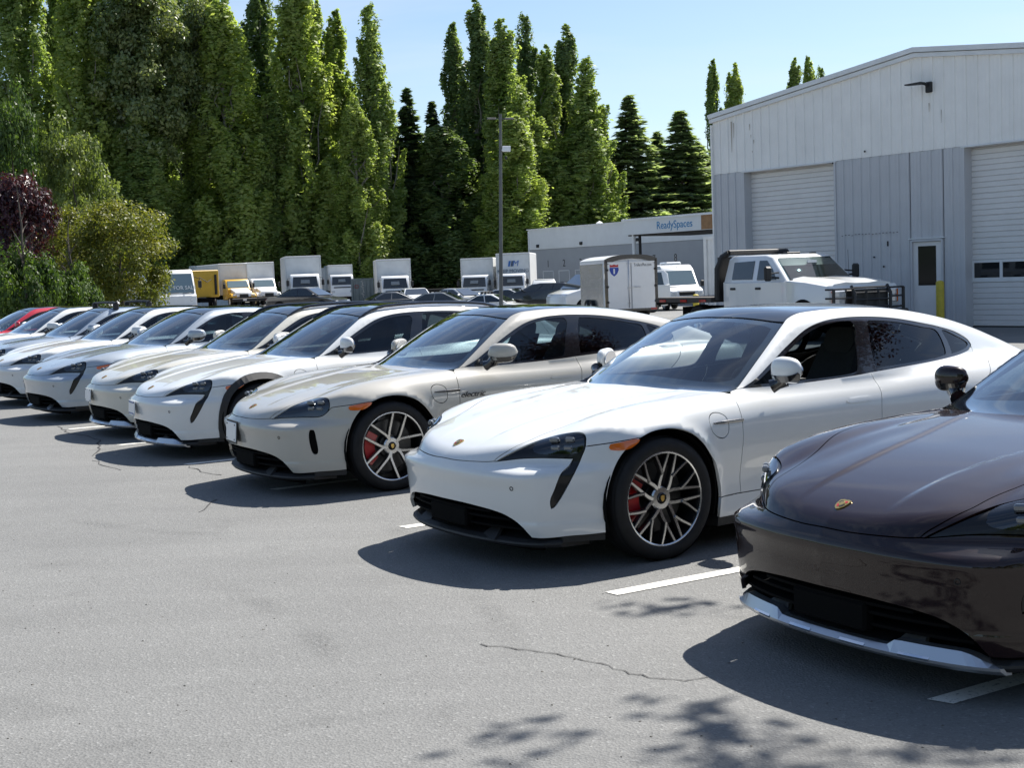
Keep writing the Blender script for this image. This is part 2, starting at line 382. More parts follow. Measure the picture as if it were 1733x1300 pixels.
class Proj:
    """maps 3D <-> 2D domain, gives rays"""
    def __init__(s,kind,*a): s.k=kind;s.a=a
    def to2(s,p):
        k,a=s.k,s.a
        if k=='top': return p[:,:2].copy()
        if k=='side': return p[:,[0,2]].copy()
        if k=='cyl':
            return np.stack([np.arctan2(p[:,1],p[:,0]-a[0])*.85,p[:,2]],1)
        if k=='rcyl':
            return np.stack([np.arctan2(p[:,1],a[0]-p[:,0])*.85,p[:,2]],1)
        if k=='xcyl':
            return np.stack([p[:,0],np.arctan2(p[:,2]-a[1],p[:,1]-a[0])*a[2]],1)
        if k=='sph':
            d=p-np.array(a[:3]);return np.stack([np.arctan2(d[:,1],d[:,0])*.6,np.arctan2(d[:,2],np.hypot(d[:,0],d[:,1]))*.6],1)
    def rays(s,q):
        k,a=s.k,s.a;n=len(q);z=np.zeros(n);one=np.ones(n)
        if k=='top': return np.stack([q[:,0],q[:,1],z],1),np.stack([z,z,one],1),.3,1.5
        if k=='side': return np.stack([q[:,0],z,q[:,1]],1),np.stack([z,one,z],1),.05,1.2
        if k=='cyl':
            t=q[:,0]/.85;return np.stack([one*a[0],z,q[:,1]],1),np.stack([np.cos(t),np.sin(t),z],1),.1,1.6
        if k=='rcyl':
            t=q[:,0]/.85;return np.stack([one*a[0],z,q[:,1]],1),np.stack([-np.cos(t),np.sin(t),z],1),.1,1.6
        if k=='xcyl':
            t=q[:,1]/a[2];return np.stack([q[:,0],one*a[0],one*a[1]],1),np.stack([z,np.cos(t),np.sin(t)],1),.03,1.3
        if k=='sph':
            t=q[:,0]/.6;e=q[:,1]/.6
            return np.tile(np.array(a[:3],float),(n,1)),np.stack([np.cos(e)*np.cos(t),np.cos(e)*np.sin(t),np.sin(e)],1),.05,1.5
def inside(poly,pts):
    x,y=pts[:,0],pts[:,1];r=np.zeros(len(pts),bool);n=len(poly)
    for i in range(n):
        x0,y0=poly[i];x1,y1=poly[(i+1)%n]
        if y0==y1: continue
        c=((y0>y)!=(y1>y))
        r^=c&(x<(x1-x0)*(y-y0)/(y1-y0)+x0)
    return r
def dist_poly(poly,pts):
    a=poly;b=np.roll(poly,-1,axis=0);best=np.full(len(pts),9.)
    for p,q in zip(a,b):
        d=q-p;L=max(d@d,1e-12)
        t=np.clip(((pts-p)@d)/L,0,1)
        best=np.minimum(best,np.linalg.norm(pts-p-t[:,None]*d,axis=1))
    return best
def patch(car,proj,outer,holes=(),h=.028,off=0.,flange=.02,gap=.0028,smooth_fn=None):
    """surface panel bounded by 3D loops lying on the master surface -> (verts,faces,normals)"""
    loops=[proj.to2(np.asarray(outer))]+[proj.to2(np.asarray(x)) for x in holes]
    lo=loops[0].min(0);hi=loops[0].max(0)
    xs=np.arange(lo[0],hi[0],h);ys=np.arange(lo[1],hi[1],h*.87)
    g=[]
    for j,y in enumerate(ys):
        g.append(np.stack([xs+(h*.5 if j%2 else 0),np.full(len(xs),y)],1))
    g=np.concatenate(g)
    m=inside(loops[0],g)
    for l in loops[1:]: m&=~inside(l,g)
    g=g[m]
    if len(g):
        m=np.ones(len(g),bool)
        for l in loops: m&=dist_poly(l,g)>h*.45
        g=g[m]
    vs=np.concatenate(loops+[g]);es=[];k=0
    for l in loops:
        n=len(l);es+=[(k+i,k+(i+1)%n) for i in range(n)];k+=n
    ov,oe,of,_,_,_=delaunay_2d_cdt([V2((float(a),float(b))) for a,b in vs],es,[],0,1e-7)
    ov=np.array([tuple(v) for v in ov]);of=np.array([f[:3] for f in of])
    c=ov[of].mean(1)
    m=inside(loops[0],c)
    for l in loops[1:]: m&=~inside(l,c)
    of=of[m]
    o,d,t0,t1=proj.rays(ov)
    p,f=car.cast(o,d,t0,t1,110)
    n=car.grad(p)
    used=np.unique(of);mp=-np.ones(len(ov),int);mp[used]=np.arange(len(used))
    p=p[used];n=n[used];of=mp[of]
    # orient
    fn=np.cross(p[of[:,1]]-p[of[:,0]],p[of[:,2]]-p[of[:,0]])
    flip=(fn*n[of[:,0]]).sum(1)<0
    of[flip]=of[flip][:,::-1]
    # boundary edges
    ec={}
    for a,b,cc in of:
        for e in ((a,b),(b,cc),(cc,a)):
            ec[e]=1
    bd=[e for e in ec if (e[1],e[0]) not in ec]
    inw=np.zeros_like(p)
    for a,b in bd:
        t=p[b]-p[a];L=np.linalg.norm(t)
        if L<1e-9: continue
        w=np.cross(n[a]+n[b],t/L);w/=max(np.linalg.norm(w),1e-9)
        inw[a]+=w;inw[b]+=w
    L=np.linalg.norm(inw,axis=1,keepdims=True);inw=np.where(L>1e-6,inw/np.maximum(L,1e-6),0)
    p2=p+inw*gap+n*off
    V=[p2];N=[n];Fc=[tuple(f) for f in of]
    if flange>0:
        bi=sorted({i for e in bd for i in e});mb={v:i for i,v in enumerate(bi)};k=len(p2);nb=len(bi)
        V.append(p2[bi]);N.append(-inw[bi]);V.append(p2[bi]-n[bi]*flange);N.append(-inw[bi])
        for a,b in bd:
            Fc.append((k+mb[b],k+mb[a],k+nb+mb[a],k+nb+mb[b]))
    return np.concatenate(V),Fc,np.concatenate(N)
def mesh_np(name,V,Fc,N=None,smooth=True):
    me=bpy.data.meshes.new(name);me.from_pydata([tuple(map(float,v)) for v in V],[],[tuple(int(i) for i in f) for f in Fc]);me.update()
    if smooth: me.polygons.foreach_set('use_smooth',[True]*len(me.polygons))
    if N is not None:
        me.normals_split_custom_set_from_vertices([tuple(map(float,n)) for n in N])
    return me
def join_np(*ps):
    V=[];Fc=[];N=[];k=0
    for v,f,n in ps:
        V.append(v);N.append(n);Fc+=[tuple(i+k for i in ff) for ff in f];k+=len(v)
    return np.concatenate(V),Fc,np.concatenate(N)
def mirror_np(p):
    v,f,n=p;return v*np.array([1,-1,1.]),[tuple(reversed(ff)) for ff in f],n*np.array([1,-1,1.])

E_=dict(
hood_front=[(0.904, 0.0, 0.602), (0.899, 0.126, 0.6), (0.878, 0.28, 0.604), (0.844, 0.402, 0.609), (0.826, 0.441, 0.613)],
hood_side=[(0.826, 0.441, 0.613), (0.768, 0.495, 0.669), (0.678, 0.54, 0.714), (0.55, 0.557, 0.754), (0.394, 0.599, 0.798), (0.153, 0.689, 0.865), (-0.15, 0.725, 0.905), (-0.45, 0.75, 0.921), (-0.615, 0.772, 0.925)],
cowl_edge=[(-0.615, 0.772, 0.925), (-0.55, 0.6, 0.935), (-0.49, 0.35, 0.938), (-0.465, 0, 0.938)],
pod_top=[(0.819, 0.456, 0.613), (0.75, 0.529, 0.667), (0.669, 0.581, 0.709), (0.597, 0.613, 0.733), (0.535, 0.672, 0.755), (0.494, 0.739, 0.769), (0.465, 0.792, 0.772), (0.455, 0.818, 0.762), (0.458, 0.834, 0.737)],
pod_out=[(0.458, 0.834, 0.737), (0.471, 0.841, 0.688), (0.488, 0.836, 0.651), (0.514, 0.832, 0.599), (0.558, 0.842, 0.545), (0.596, 0.826, 0.474), (0.634, 0.808, 0.408), (0.662, 0.794, 0.37), (0.676, 0.786, 0.363)],
tear_in=[(0.676, 0.786, 0.363), (0.679, 0.787, 0.41), (0.659, 0.798, 0.462), (0.636, 0.808, 0.521), (0.609, 0.811, 0.564), (0.558, 0.805, 0.595), (0.529, 0.807, 0.631)],
pod_bot=[(0.529, 0.807, 0.631), (0.607, 0.73, 0.636), (0.686, 0.64, 0.636), (0.738, 0.575, 0.631), (0.787, 0.508, 0.621), (0.819, 0.456, 0.613)],
seam=[(0.467, 0.842, 0.696), (0.349, 0.904, 0.709), (0.17, 0.963, 0.727)],
archF=[(0.17, 0.963, 0.727), (0.27, 0.946, 0.662), (0.33, 0.932, 0.581), (0.369, 0.921, 0.481), (0.386, 0.911, 0.378), (0.393, 0.906, 0.287), (0.392, 0.905, 0.207)],
bot=[(0.392, 0.905, 0.207), (0.488, 0.864, 0.202), (0.593, 0.815, 0.2), (0.755, 0.7, 0.197)],
grille=[(0.755, 0.7, 0.197), (0.775, 0.681, 0.227), (0.791, 0.664, 0.254), (0.81, 0.612, 0.289), (0.834, 0.553, 0.317), (0.864, 0.454, 0.338), (0.888, 0.341, 0.349), (0.904, 0.212, 0.356), (0.912, 0.0, 0.358)],
archR=[(0.171, 0.964, 0.727), (0.084, 0.958, 0.752), (-0.002, 0.958, 0.76), (-0.069, 0.96, 0.757), (-0.134, 0.965, 0.743), (-0.207, 0.972, 0.709), (-0.275, 0.972, 0.654), (-0.343, 0.963, 0.571), (-0.403, 0.942, 0.479), (-0.438, 0.923, 0.374), (-0.444, 0.922, 0.31)],
fend_low=[(-0.444, 0.922, 0.31), (-0.63, 0.92, 0.315)],
door_f=[(-0.655, 0.822, 0.915), (-0.64, 0.86, 0.88), (-0.622, 0.913, 0.794), (-0.612, 0.932, 0.583), (-0.625, 0.92, 0.42), (-0.63, 0.92, 0.315)],
top_f=[(-0.615, 0.772, 0.925), (-0.655, 0.822, 0.915)],
marker=[(0.345, 0.908, 0.702), (0.356, 0.907, 0.678), (0.249, 0.952, 0.67), (0.177, 0.964, 0.716)],
)
def side_edge(car,pts,h=.014):
    p=smooth_line(np.array(pts,float),h);return car.side(p[:,0],p[:,1])
DLO_B=[(-.745,.931),(-1.17,.930),(-1.72,.946),(-1.83,.953),(-2.2,.970),(-2.66,.993),(-2.87,1.012),(-2.99,1.035),(-3.03,1.060)]
DLO_T=[(-3.03,1.060),(-3.015,1.09),(-2.9,1.15),(-2.7,1.203),(-2.53,1.236),(-2.27,1.28),(-2.04,1.302),(-1.8,1.308),(-1.6,1.294),(-1.42,1.254),(-1.2,1.158),(-1.0,1.053),(-.85,.972),(-.745,.931)]
DLO_TW=[(-3.20,1.075),(-3.21,1.12),(-3.1,1.19),(-2.9,1.245),(-2.7,1.278),(-2.4,1.31),(-2.04,1.322),(-1.8,1.320),(-1.6,1.302),(-1.42,1.260),(-1.2,1.162),(-1.0,1.055),(-.85,.972),(-.745,.931)]
def build_car_panels(kind):
    """dict name -> (verts,faces,normals) ; left-side panels in 'L', centre panels in 'C'"""
    car=Car('wagon' if kind=='cross' else 'sedan');wag=kind=='cross'
    c0=(.05,.25,.40)
    ed={k:edge(car,v,c0) for k,v in E_.items()}
    ed['cowl_edge']=np.array(car.top(*smooth_line(np.array(E_['cowl_edge'])[:,:2],.014).T))
    ed['hood_side']=np.array(car.top(*smooth_line(np.array(E_['hood_side'])[:,:2],.014).T))
    for a,b in (('hood_front','hood_side'),('hood_side','cowl_edge')): pass
    C={};L={}
    hf=ed['hood_front'];hs=ed['hood_side'];ce=ed['cowl_edge']
    C['hood']=patch(car,Proj('top'),loop(hf,hs,ce,mirr(ce)[::-1],mirr(hs)[::-1],mirr(hf)[::-1]),h=.02)
    # bumper
    podb=ed['pod_bot'][::-1];ti=ed['tear_in'][::-1];po=ed['pod_out'][::-1]
    k=int(np.argmin(np.linalg.norm(po-ed['seam'][0],axis=1)))
    fac=kind=='facelift'
    tipj=np.array([hf[-1]])
    if fac:
        fl_out=[(.836,.480,.618),(.765,.607,.632),(.693,.715,.639),(.568,.832,.644),(.53,.85,.665),(.50,.855,.69)]
        flo=edge(car,fl_out,c0)
        half=loop(hf,flo,ed['seam'],ed['archF'],ed['bot'],ed['grille'])
        cur=edge(car,[(.636,.80,.529),(.618,.815,.529),(.603,.822,.46),(.585,.815,.36),(.590,.81,.343),(.606,.797,.345),(.627,.787,.419),(.640,.795,.50),(.636,.80,.529)],c0)[:-1]
        holes=[cur,mirr(cur)]
    else:
        half=loop(hf,podb,ti,po[:k+1],ed['seam'],ed['archF'],ed['bot'],ed['grille']);holes=[]
    full=loop(half,mirr(half)[::-1])
    C['bumper']=patch(car,Proj('cyl',-.12),full,holes,h=.024)
    if fac: L['air_curtain']=patch(car,Proj('cyl',-.12),cur,h=.02,off=-.022,flange=0)
    # fender
    pt=ed['pod_top'][::-1]
    port=edge(car,[(-.36,.94,.745),(-.362,.93,.785),(-.395,.912,.812),(-.45,.91,.812),(-.495,.92,.785),(-.505,.935,.735),(-.495,.942,.69),(-.46,.946,.665),(-.41,.949,.675),(-.37,.947,.71),(-.36,.94,.745)],(-.4,.3,.6))[:-1]
    if fac:
        flt=[(.836,.480,.618),(.76,.540,.668),(.68,.570,.712),(.60,.590,.738),(.535,.63,.757),(.492,.735,.770),(.478,.80,.765),(.484,.835,.735),(.50,.855,.69)]
        flt=edge(car,flt,c0)
        fo=loop(hs,ed['top_f'],ed['door_f'],ed['fend_low'][::-1],ed['archR'][::-1],ed['seam'][::-1],flt[::-1])
    else:
        fo=loop(hs,ed['top_f'],ed['door_f'],ed['fend_low'][::-1],ed['archR'][::-1],ed['seam'][::-1],po[k:],ed['pod_top'][::-1])
    L['fender']=patch(car,Proj('xcyl',.50,.42,.35),fo,[port],h=.024)
    L['charge_flap']=patch(car,Proj('side'),port,h=.03,off=-.001)
    # headlight pod
    sph=Proj('sph',.15,.35,.38)
    if fac:
        L['headlight']=patch(car,sph,loop(flt,flo[::-1]),h=.02,off=-.010,flange=.0)
        L['lens']=patch(car,sph,loop(flt,flo[::-1]),h=.02,off=-.001,flange=.012,gap=.004)
    else:
        L['headlight']=patch(car,sph,loop(ed['pod_top'],ed['pod_out'],ed['tear_in'],ed['pod_bot']),h=.02,off=-.008,flange=.02)
        lens=edge(car,[(.680,.628,.677),(.650,.615,.706),(.595,.628,.729),(.545,.668,.746),(.505,.73,.760),(.474,.79,.762),(.466,.822,.743),(.476,.835,.697),(.494,.827,.667),(.529,.798,.658),(.607,.726,.657),(.659,.667,.658),(.677,.642,.666),(.680,.628,.677)],c0)[:-1]
        L['lens']=patch(car,sph,lens,h=.02,off=.004,flange=.014,gap=0)
    # doors, sill
    mid=side_edge(car,[(-1.83,.953),(-1.845,.86),(-1.82,.74),(-1.80,.5),(-1.76,.315)])
    bf=side_edge(car,DLO_B[:4]);br=side_edge(car,DLO_B[3:])
    tf=side_edge(car,[(-.657,.915),(-.70,.926),(-.745,.931)])
    df=ed['door_f'];bot=side_edge(car,[(-.63,.315),(-1.76,.315)]);botr=side_edge(car,[(-1.76,.315),(-2.44,.315)])
    L['front_door']=patch(car,Proj('side'),loop(tf,bf,mid,bot[::-1],df[::-1]),h=.035)
    dloT=DLO_TW if wag else DLO_T
    if wag: br=side_edge(car,DLO_B[3:6]+[(-2.87,1.008),(-3.05,1.028),(-3.20,1.075)])
    tipx=br[-1]
    rs=side_edge(car,[(-3.02,1.040) if not wag else (-3.12,1.045),(-3.0,.985),(-2.93,.945),(-2.89,.90),(-2.80,.83),(-2.66,.745),(-2.54,.62),(-2.47,.45),(-2.44,.315)])
    brc=br[:max(2,int(np.argmin(np.linalg.norm(br-rs[0],axis=1))))]
    L['rear_door']=patch(car,Proj('side'),loop(brc,rs,botr[::-1],mid[::-1]),h=.035)
    sb=side_edge(car,[(-.444,.31),(-.63,.315)]);s2=side_edge(car,[(-2.44,.315),(-2.47,.31)]);low=side_edge(car,[(-2.45,.19),(-.425,.19)])
    L['sill']=patch(car,Proj('side'),loop(sb,bot,botr,s2,low),h=.04)
    # body side frame
    wsl=np.array(car.top(*smooth_line([(-.67,.792),(-.70,.784),(-.996,.694),(-1.16,.636),(-1.30,.579)],.014).T))
    if wag: rl=[(-1.30,.579),(-1.34,.560),(-1.7,.535),(-2.2,.52),(-2.6,.50),(-3.0,.47),(-3.25,.45)];rg=[(-3.25,.45),(-3.5,.44),(-3.62,.45)]
    else: rl=[(-1.30,.579),(-1.34,.560),(-1.7,.535),(-2.2,.515),(-2.6,.485),(-2.75,.465)];rg=[(-2.75,.465),(-3.2,.42),(-3.6,.40),(-3.72,.41)]
    rl=np.array(car.top(*smooth_line(rl,.02).T));rg=np.array(car.top(*smooth_line(rg,.02).T))
    cr=(-3.3,0,.6)
    tailc=edge(car,[rg[-1],(-3.80,.60,.95),(-3.86,.74,.90),(-3.80,.84,.80),(-3.74,.88,.6),(-3.66,.90,.4),(-3.62,.88,.22)],cr,.02)
    ra=side_edge(car,[(-3.33,.22),(-3.35,.36),(-3.30,.52),(-3.2,.645),(-3.06,.727),(-2.9,.758),(-2.74,.727),(-2.60,.64),(-2.51,.52),(-2.465,.38),(-2.47,.31)])
    tb=edge(car,[tailc[-1],(-3.33,.93,.22)],(-3.0,.2,.4))
    dt=side_edge(car,dloT)
    L['body_frame']=patch(car,Proj('xcyl',.12,.58,.6),loop(wsl,rl,rg,tailc,tb,ra,s2[::-1],rs[::-1],br[-max(1,len(br)-len(brc)):] if len(br)>len(brc) else br[-1:],dt,tf[::-1]),h=.032)
    # dlo trim + glass
    gf=side_edge(car,[(-.82,.945),(-1.17,.944),(-1.69,.960),(-1.72,.97),(-1.80,1.14),(-1.855,1.255),(-1.84,1.285),(-1.79,1.291),(-1.6,1.277),(-1.43,1.236),(-1.22,1.142),(-1.02,1.042),(-.87,.966),(-.82,.945)])[:-1]
    if wag:
        gr=side_edge(car,[(-1.90,.975),(-2.64,1.008),(-2.70,1.03),(-2.72,1.20),(-2.71,1.250),(-2.68,1.263),(-2.4,1.294),(-2.05,1.306),(-2.0,1.30),(-1.975,1.25),(-1.90,1.02),(-1.90,.975)])[:-1]
        gq=side_edge(car,[(-2.75,1.018),(-2.95,1.036),(-3.14,1.062),(-3.175,1.08),(-3.17,1.11),(-3.08,1.165),(-2.9,1.22),(-2.76,1.248),(-2.75,1.2),(-2.75,1.018)])[:-1]
    else:
        gr=side_edge(car,[(-1.90,.975),(-2.62,1.008),(-2.67,1.02),(-2.69,1.10),(-2.67,1.178),(-2.52,1.214),(-2.27,1.260),(-2.05,1.281),(-1.995,1.28),(-1.965,1.23),(-1.90,1.02),(-1.90,.975)])[:-1]
        gq=side_edge(car,[(-2.74,1.015),(-2.87,1.028),(-2.97,1.05),(-3.0,1.07),(-2.98,1.09),(-2.89,1.13),(-2.73,1.178),(-2.745,1.1),(-2.74,1.015)])[:-1]
    L['window_trim']=patch(car,Proj('side'),loop(bf,br,dt),[gf,gr,gq],h=.03,off=-.004,flange=.01,gap=-.002)
    for nm,g in (('front_window',gf),('rear_window',gr),('quarter_window',gq)):
        L[nm]=patch(car,Proj('side'),g,h=.04,off=-.009,flange=0,gap=-.004)
    # front glass, roof
    ws=loop(wsl[2:],np.array(car.top(*smooth_line([(-1.30,.579),(-1.285,.52),(-1.262,.30),(-1.245,0)],.02).T)))
    wb=np.array(car.top(*smooth_line([(-.462,0),(-.487,.35),(-.548,.60),(-.60,.72),(-.67,.792)],.02).T))
    C['windshield']=patch(car,Proj('top'),loop(wb[:-1],wsl[2:],ws[len(wsl)-2:],mirr(ws)[::-1],mirr(wb[:-1])[::-1]),h=.05,off=-.002,flange=.006,gap=.003)
    wt=np.array(car.top(*smooth_line([(-1.255,0),(-1.272,.30),(-1.295,.52),(-1.312,.572)],.02).T))
    rxe=-3.25 if wag else -2.75;rx2=-3.62 if wag else -3.72
    re=np.array(car.top(*smooth_line([(rxe,rl[-1][1]),(rxe-.03,.2),(rxe-.035,0)],.03).T))
    C['glass_roof']=patch(car,Proj('top'),loop(wt,rl[3:],re,mirr(re)[::-1],mirr(rl[3:])[::-1],mirr(wt)[::-1]),h=.05,flange=.01,gap=.003)
    re2=np.array(car.top(*smooth_line([(rx2,rg[-1][1]),(rx2-.03,.2),(rx2-.035,0)],.03).T))
    C['rear_glass']=patch(car,Proj('top'),loop(re[::-1],rg,re2,mirr(re2)[::-1],mirr(rg)[::-1],mirr(re)),h=.06,flange=.01,gap=.003)
    hb=loop(tailc,np.array([[-3.85,0,.22]])) if False else tailc
    bt=np.array(car.cast(np.array([[-3.0,y,.22] for y in np.linspace(tailc[-1][1],0,12)]),np.tile([-1.,0,0],(12,1)),.1,1.6)[0])
    C['tail_panel']=patch(car,Proj('rcyl',-2.9),loop(re2[::-1],tailc,bt,mirr(bt)[::-1],mirr(tailc)[::-1],mirr(re2)),h=.05)
    return car,C,L,ed
# ---------------------------------------------------------------- sports car: wheels, trim, cabin
def poly_strip(pts,w,w2=None):
    """closed outline of a strip of half-width w round a 2D polyline"""
    pts=[Vector(p) for p in pts];l=[];r=[]
    for i,p in enumerate(pts):
        t=(pts[min(i+1,len(pts)-1)]-pts[max(i-1,0)]).normalized();n=Vector((-t.y,t.x))
        ww=w if w2 is None else w+(w2-w)*i/(len(pts)-1)
        l.append(p+n*ww);r.append(p-n*ww)
    return [tuple(p) for p in l+r[::-1]]
def pol(r,a): return (r*math.cos(R(a)),r*math.sin(R(a)))
def wheel_meshes(style,left=True):
    """local axes: y outward; returns list of (name, mesh, material key, parent part or None)"""
    s=1;out=[]
    ty=MB().lathe([(.268,.098),(.276,.112),(.292,.120),(.315,.122),(.335,.114),(.349,.100),(.355,.082),(.357,.03),(.357,-.03),(.355,-.082),(.347,-.10),(.31,-.118),(.27,-.105),(.266,.0)],56,'y',closed=True)
    for k in range(3): ty.lathe([(.3585,.055-k*.055+.008),(.360,.055-k*.055+.018),(.360,.055-k*.055+.032),(.3585,.055-k*.055+.042)],56,'y')
    out.append(('tyre',ty,'rubber',None))
    rim=MB().lathe([(.262,.088),(.263,.104),(.269,.108),(.276,.107),(.277,.100),(.270,.094)],64,'y',closed=True)
    barrel=MB().lathe([(.268,.096),(.258,.07),(.248,-.02),(.245,-.10)],48,'y').lathe([(.245,-.09),(.06,-.06)],48,'y')
    out.append(('rim_barrel',barrel,'alloyd',None));out.append(('rim',rim,'alloy',None))
    sp=MB();bk=MB()
    def strip(pts,w,w2,y0,y1):
        # machined face strip, dished from y0 (hub) to y1 (rim)
        pl=[Vector(p) for p in pts]
        for f,ww,dy,th in ((sp,0,0,.004),(bk,.004,-.003,.034)):
            v=[];n=len(pl)
            for i,p in enumerate(pl):
                t=(pl[min(i+1,n-1)]-pl[max(i-1,0)]).normalized();nn=Vector((-t.y,t.x));hw=w+(w2-w)*i/(n-1)+ww
                y=y0+(y1-y0)*min(1,max(0,(p.length-.05)/.21))+dy
                a=p+nn*hw;b=p-nn*hw
                v+=[(a.x,y,a.y),(b.x,y,b.y),(b.x,y-th,b.y),(a.x,y-th,a.y)]
            fa=[]
            for i in range(n-1):
                for k in range(4): fa.append((i*4+k,i*4+(k+1)%4,(i+1)*4+(k+1)%4,(i+1)*4+k))
            fa+=[(0,1,2,3),tuple((n-1)*4+k for k in (3,2,1,0))];f.add(v,fa)
    for k in range(5):
        c=105+72*k
        for sg in(-1,1):
            if style=='mesh':
                def q(r,off): return pol(r,c+sg*math.degrees(math.asin(off/r)))
                strip([q(.062,.034),q(.10,.038),q(.145,.036),q(.20,.032),q(.266,.027)],.0095,.0052,.074,.100)
                strip([q(.140,.0365),pol(.19,c+sg*20.5),pol(.266,c+sg*26.5)],.006,.0045,.089,.0995)
            else:
                strip([pol(.045,c+sg*35),pol(.086,c+sg*31.5),pol(.115,c+sg*25.5),pol(.19,c+sg*16.5),pol(.266,c+sg*12.5)],.0092,.0072,.074,.100)
    # hub star
    hub=MB()
    sp.lathe([(.034,.074),(.062,.073),(.07,.066),(.07,.05)],30,'y')
    out.append(('spokes',sp,'alloy',None));out.append(('spoke_backs',bk,'alloyd',None))
    hub.lathe([(0,.083),(.028,.083),(.033,.078),(.034,.07)],24,'y');out.append(('hub_cap',hub,'gloss',None))
    cr=MB().prism([(-.013,.016),(0,.019),(.013,.016),(.013,-.002),(.008,-.012),(0,-.019),(-.008,-.012),(-.013,-.002)],.0832,.0845,'y');out.append(('wheel_crest',cr,'gold',None))
    dk=MB().lathe([(.10,-.005),(.205,-.005),(.205,-.035),(.10,-.035)],48,'y',closed=True).lathe([(.10,-.005),(.09,.03),(0,.03)],30,'y')
    out.append(('brake_disc',dk,'disc',None))
    ca=MB();a0,a1=(-40,40)
    pts=[]
    for r,rng in ((.222,range(a0,a1+1,7)),(.135,range(a1,a0-1,-7))): pts+=[pol(r,a) for a in rng]
    ca.prism(pts,-.055,.035,'y')
    out.append(('brake_caliper',ca,'red',None))
    return out
def build_fixed(kind,car,C,L,ed):
    """other parts of the car: list of (name, mesh, key, parent_name)"""
    P=[];wag=kind=='cross';fac=kind=='facelift'
    def add(name,mb,key,parent=None,fix=True):
        me=mb.mesh(name) if isinstance(mb,MB) else mb
        if isinstance(mb,MB) and fix:
            bm=bmesh.new();bm.from_mesh(me);bmesh.ops.recalc_face_normals(bm,faces=bm.faces)
            for e in bm.edges:
                if len(e.link_faces)==2 and e.calc_face_angle(0)>R(38): e.smooth=False
            bm.to_mesh(me);bm.free()
        P.append((name,me,key,parent))
    keyof=dict(hood='paint',bumper='paint',fender='paint',charge_flap='paint',headlight='podb',lens='lens',front_door='paint',rear_door='paint',sill='paint',body_frame='paint',window_trim='gloss',front_window='side',rear_window='priv',quarter_window='priv',windshield='wind',glass_roof='roofg',rear_glass='roofg',tail_panel='paint',air_curtain='void')
    if wag: keyof['front_window']='priv'
    par=dict(lens='headlight',charge_flap='fender')
    for n,p in C.items(): add(n,mesh_np(n,*p),keyof[n])
    for n,p in L.items():
        add(n,mesh_np(n,*p),keyof[n],par.get(n));add(n,mesh_np(n,*mirror_np(p)),keyof[n],par.get(n)+'~R' if n in par else None)
    def pbx(a,z=.35): return float(XN(z)-PB(abs(a)))
    # frit on the windshield
    ws=C['windshield'];
    loopw=np.array(car.top(*smooth_line([(-.472,0),(-.497,.35),(-.558,.60),(-.606,.71),(-.674,.78)],.03).T));sidew=np.array(car.top(*smooth_line([(-.706,.774),(-.996,.686),(-1.16,.628),(-1.293,.570)],.03).T));topw=np.array(car.top(*smooth_line([(-1.28,.50),(-1.258,.25),(-1.25,0)],.03).T))
    outer=loop(loopw,sidew,topw);outer=loop(outer,mirr(outer)[::-1])
    il=np.array(car.top(*smooth_line([(-.585,0),(-.61,.35),(-.67,.58),(-.715,.66),(-.76,.70)],.03).T));isd=np.array(car.top(*smooth_line([(-.80,.697),(-.99,.635),(-1.13,.59),(-1.225,.545)],.03).T));itp=np.array(car.top(*smooth_line([(-1.232,.48),(-1.215,.25),(-1.205,0)],.03).T))
    inner=loop(il,isd,itp);inner=loop(inner,mirr(inner)[::-1])
    add('windshield_frit',mesh_np('windshield_frit',*patch(car,Proj('top'),outer,[inner],h=.05,off=-.006,flange=0,gap=0)),'gloss','windshield')
    # cowl and wipers
    cw=MB();cs=[]
    for y in np.linspace(-.74,.74,15):
        x0=float(np.interp(abs(y),[0,.35,.6,.74],[-.42,-.445,-.50,-.56]));z0=float(car.top([x0],[y])[0][2]);
        cs.append([(x0+.02,y,z0-.03),(x0+.02,y,z0-.012),(x0-.09-.1*abs(y)**2,y,z0-.006),(x0-.09-.1*abs(y)**2,y,z0-.05)])
    cw.loft(cs,smooth=False);add('cowl',cw,'matte')
    # intake, slats, radar box, splitter
    ik=MB();ys=np.linspace(-.64,.64,23);sec=[]
    for y in ys: sec.append([(pbx(y,.2)-.13,y,.10),(pbx(y,.2)-.13,y,.40),(pbx(y,.2)-.15,y,.40),(pbx(y,.2)-.15,y,.10)])
    ik.loft(sec,smooth=False);add('intake_back',ik,'void')
    for z in (.24,.29,.325):
        sl=MB();lim=.64 if z<.25 else .56 if z<.3 else .42
        sl.loft([[(pbx(y,z)-.02,y,z-.006),(pbx(y,z)-.02,y,z+.006),(pbx(y,z)-.10,y,z+.010),(pbx(y,z)-.10,y,z-.004)] for y in np.linspace(-lim,lim,21)],smooth=False);add('intake_slat',sl,'void')
    rb=MB().box((pbx(0,.3)-.04,0,.268),(.06,.42,.115),bev=.012);add('radar_cover',rb,'void')
    spl=MB();sec=[];key='matte'
    def lipx(y): return pbx(y,.2)+.012
    for y in np.linspace(-.80,.80,33):
        x=lipx(y);sec.append([(x-.16,y,.20),(x-.035,y,.182),(x-.004,y,.166),(x,y,.155),(x-.012,y,.140),(x-.20,y,.135)])
    spl.loft(sec,smooth=False);add('front_splitter',spl,key)
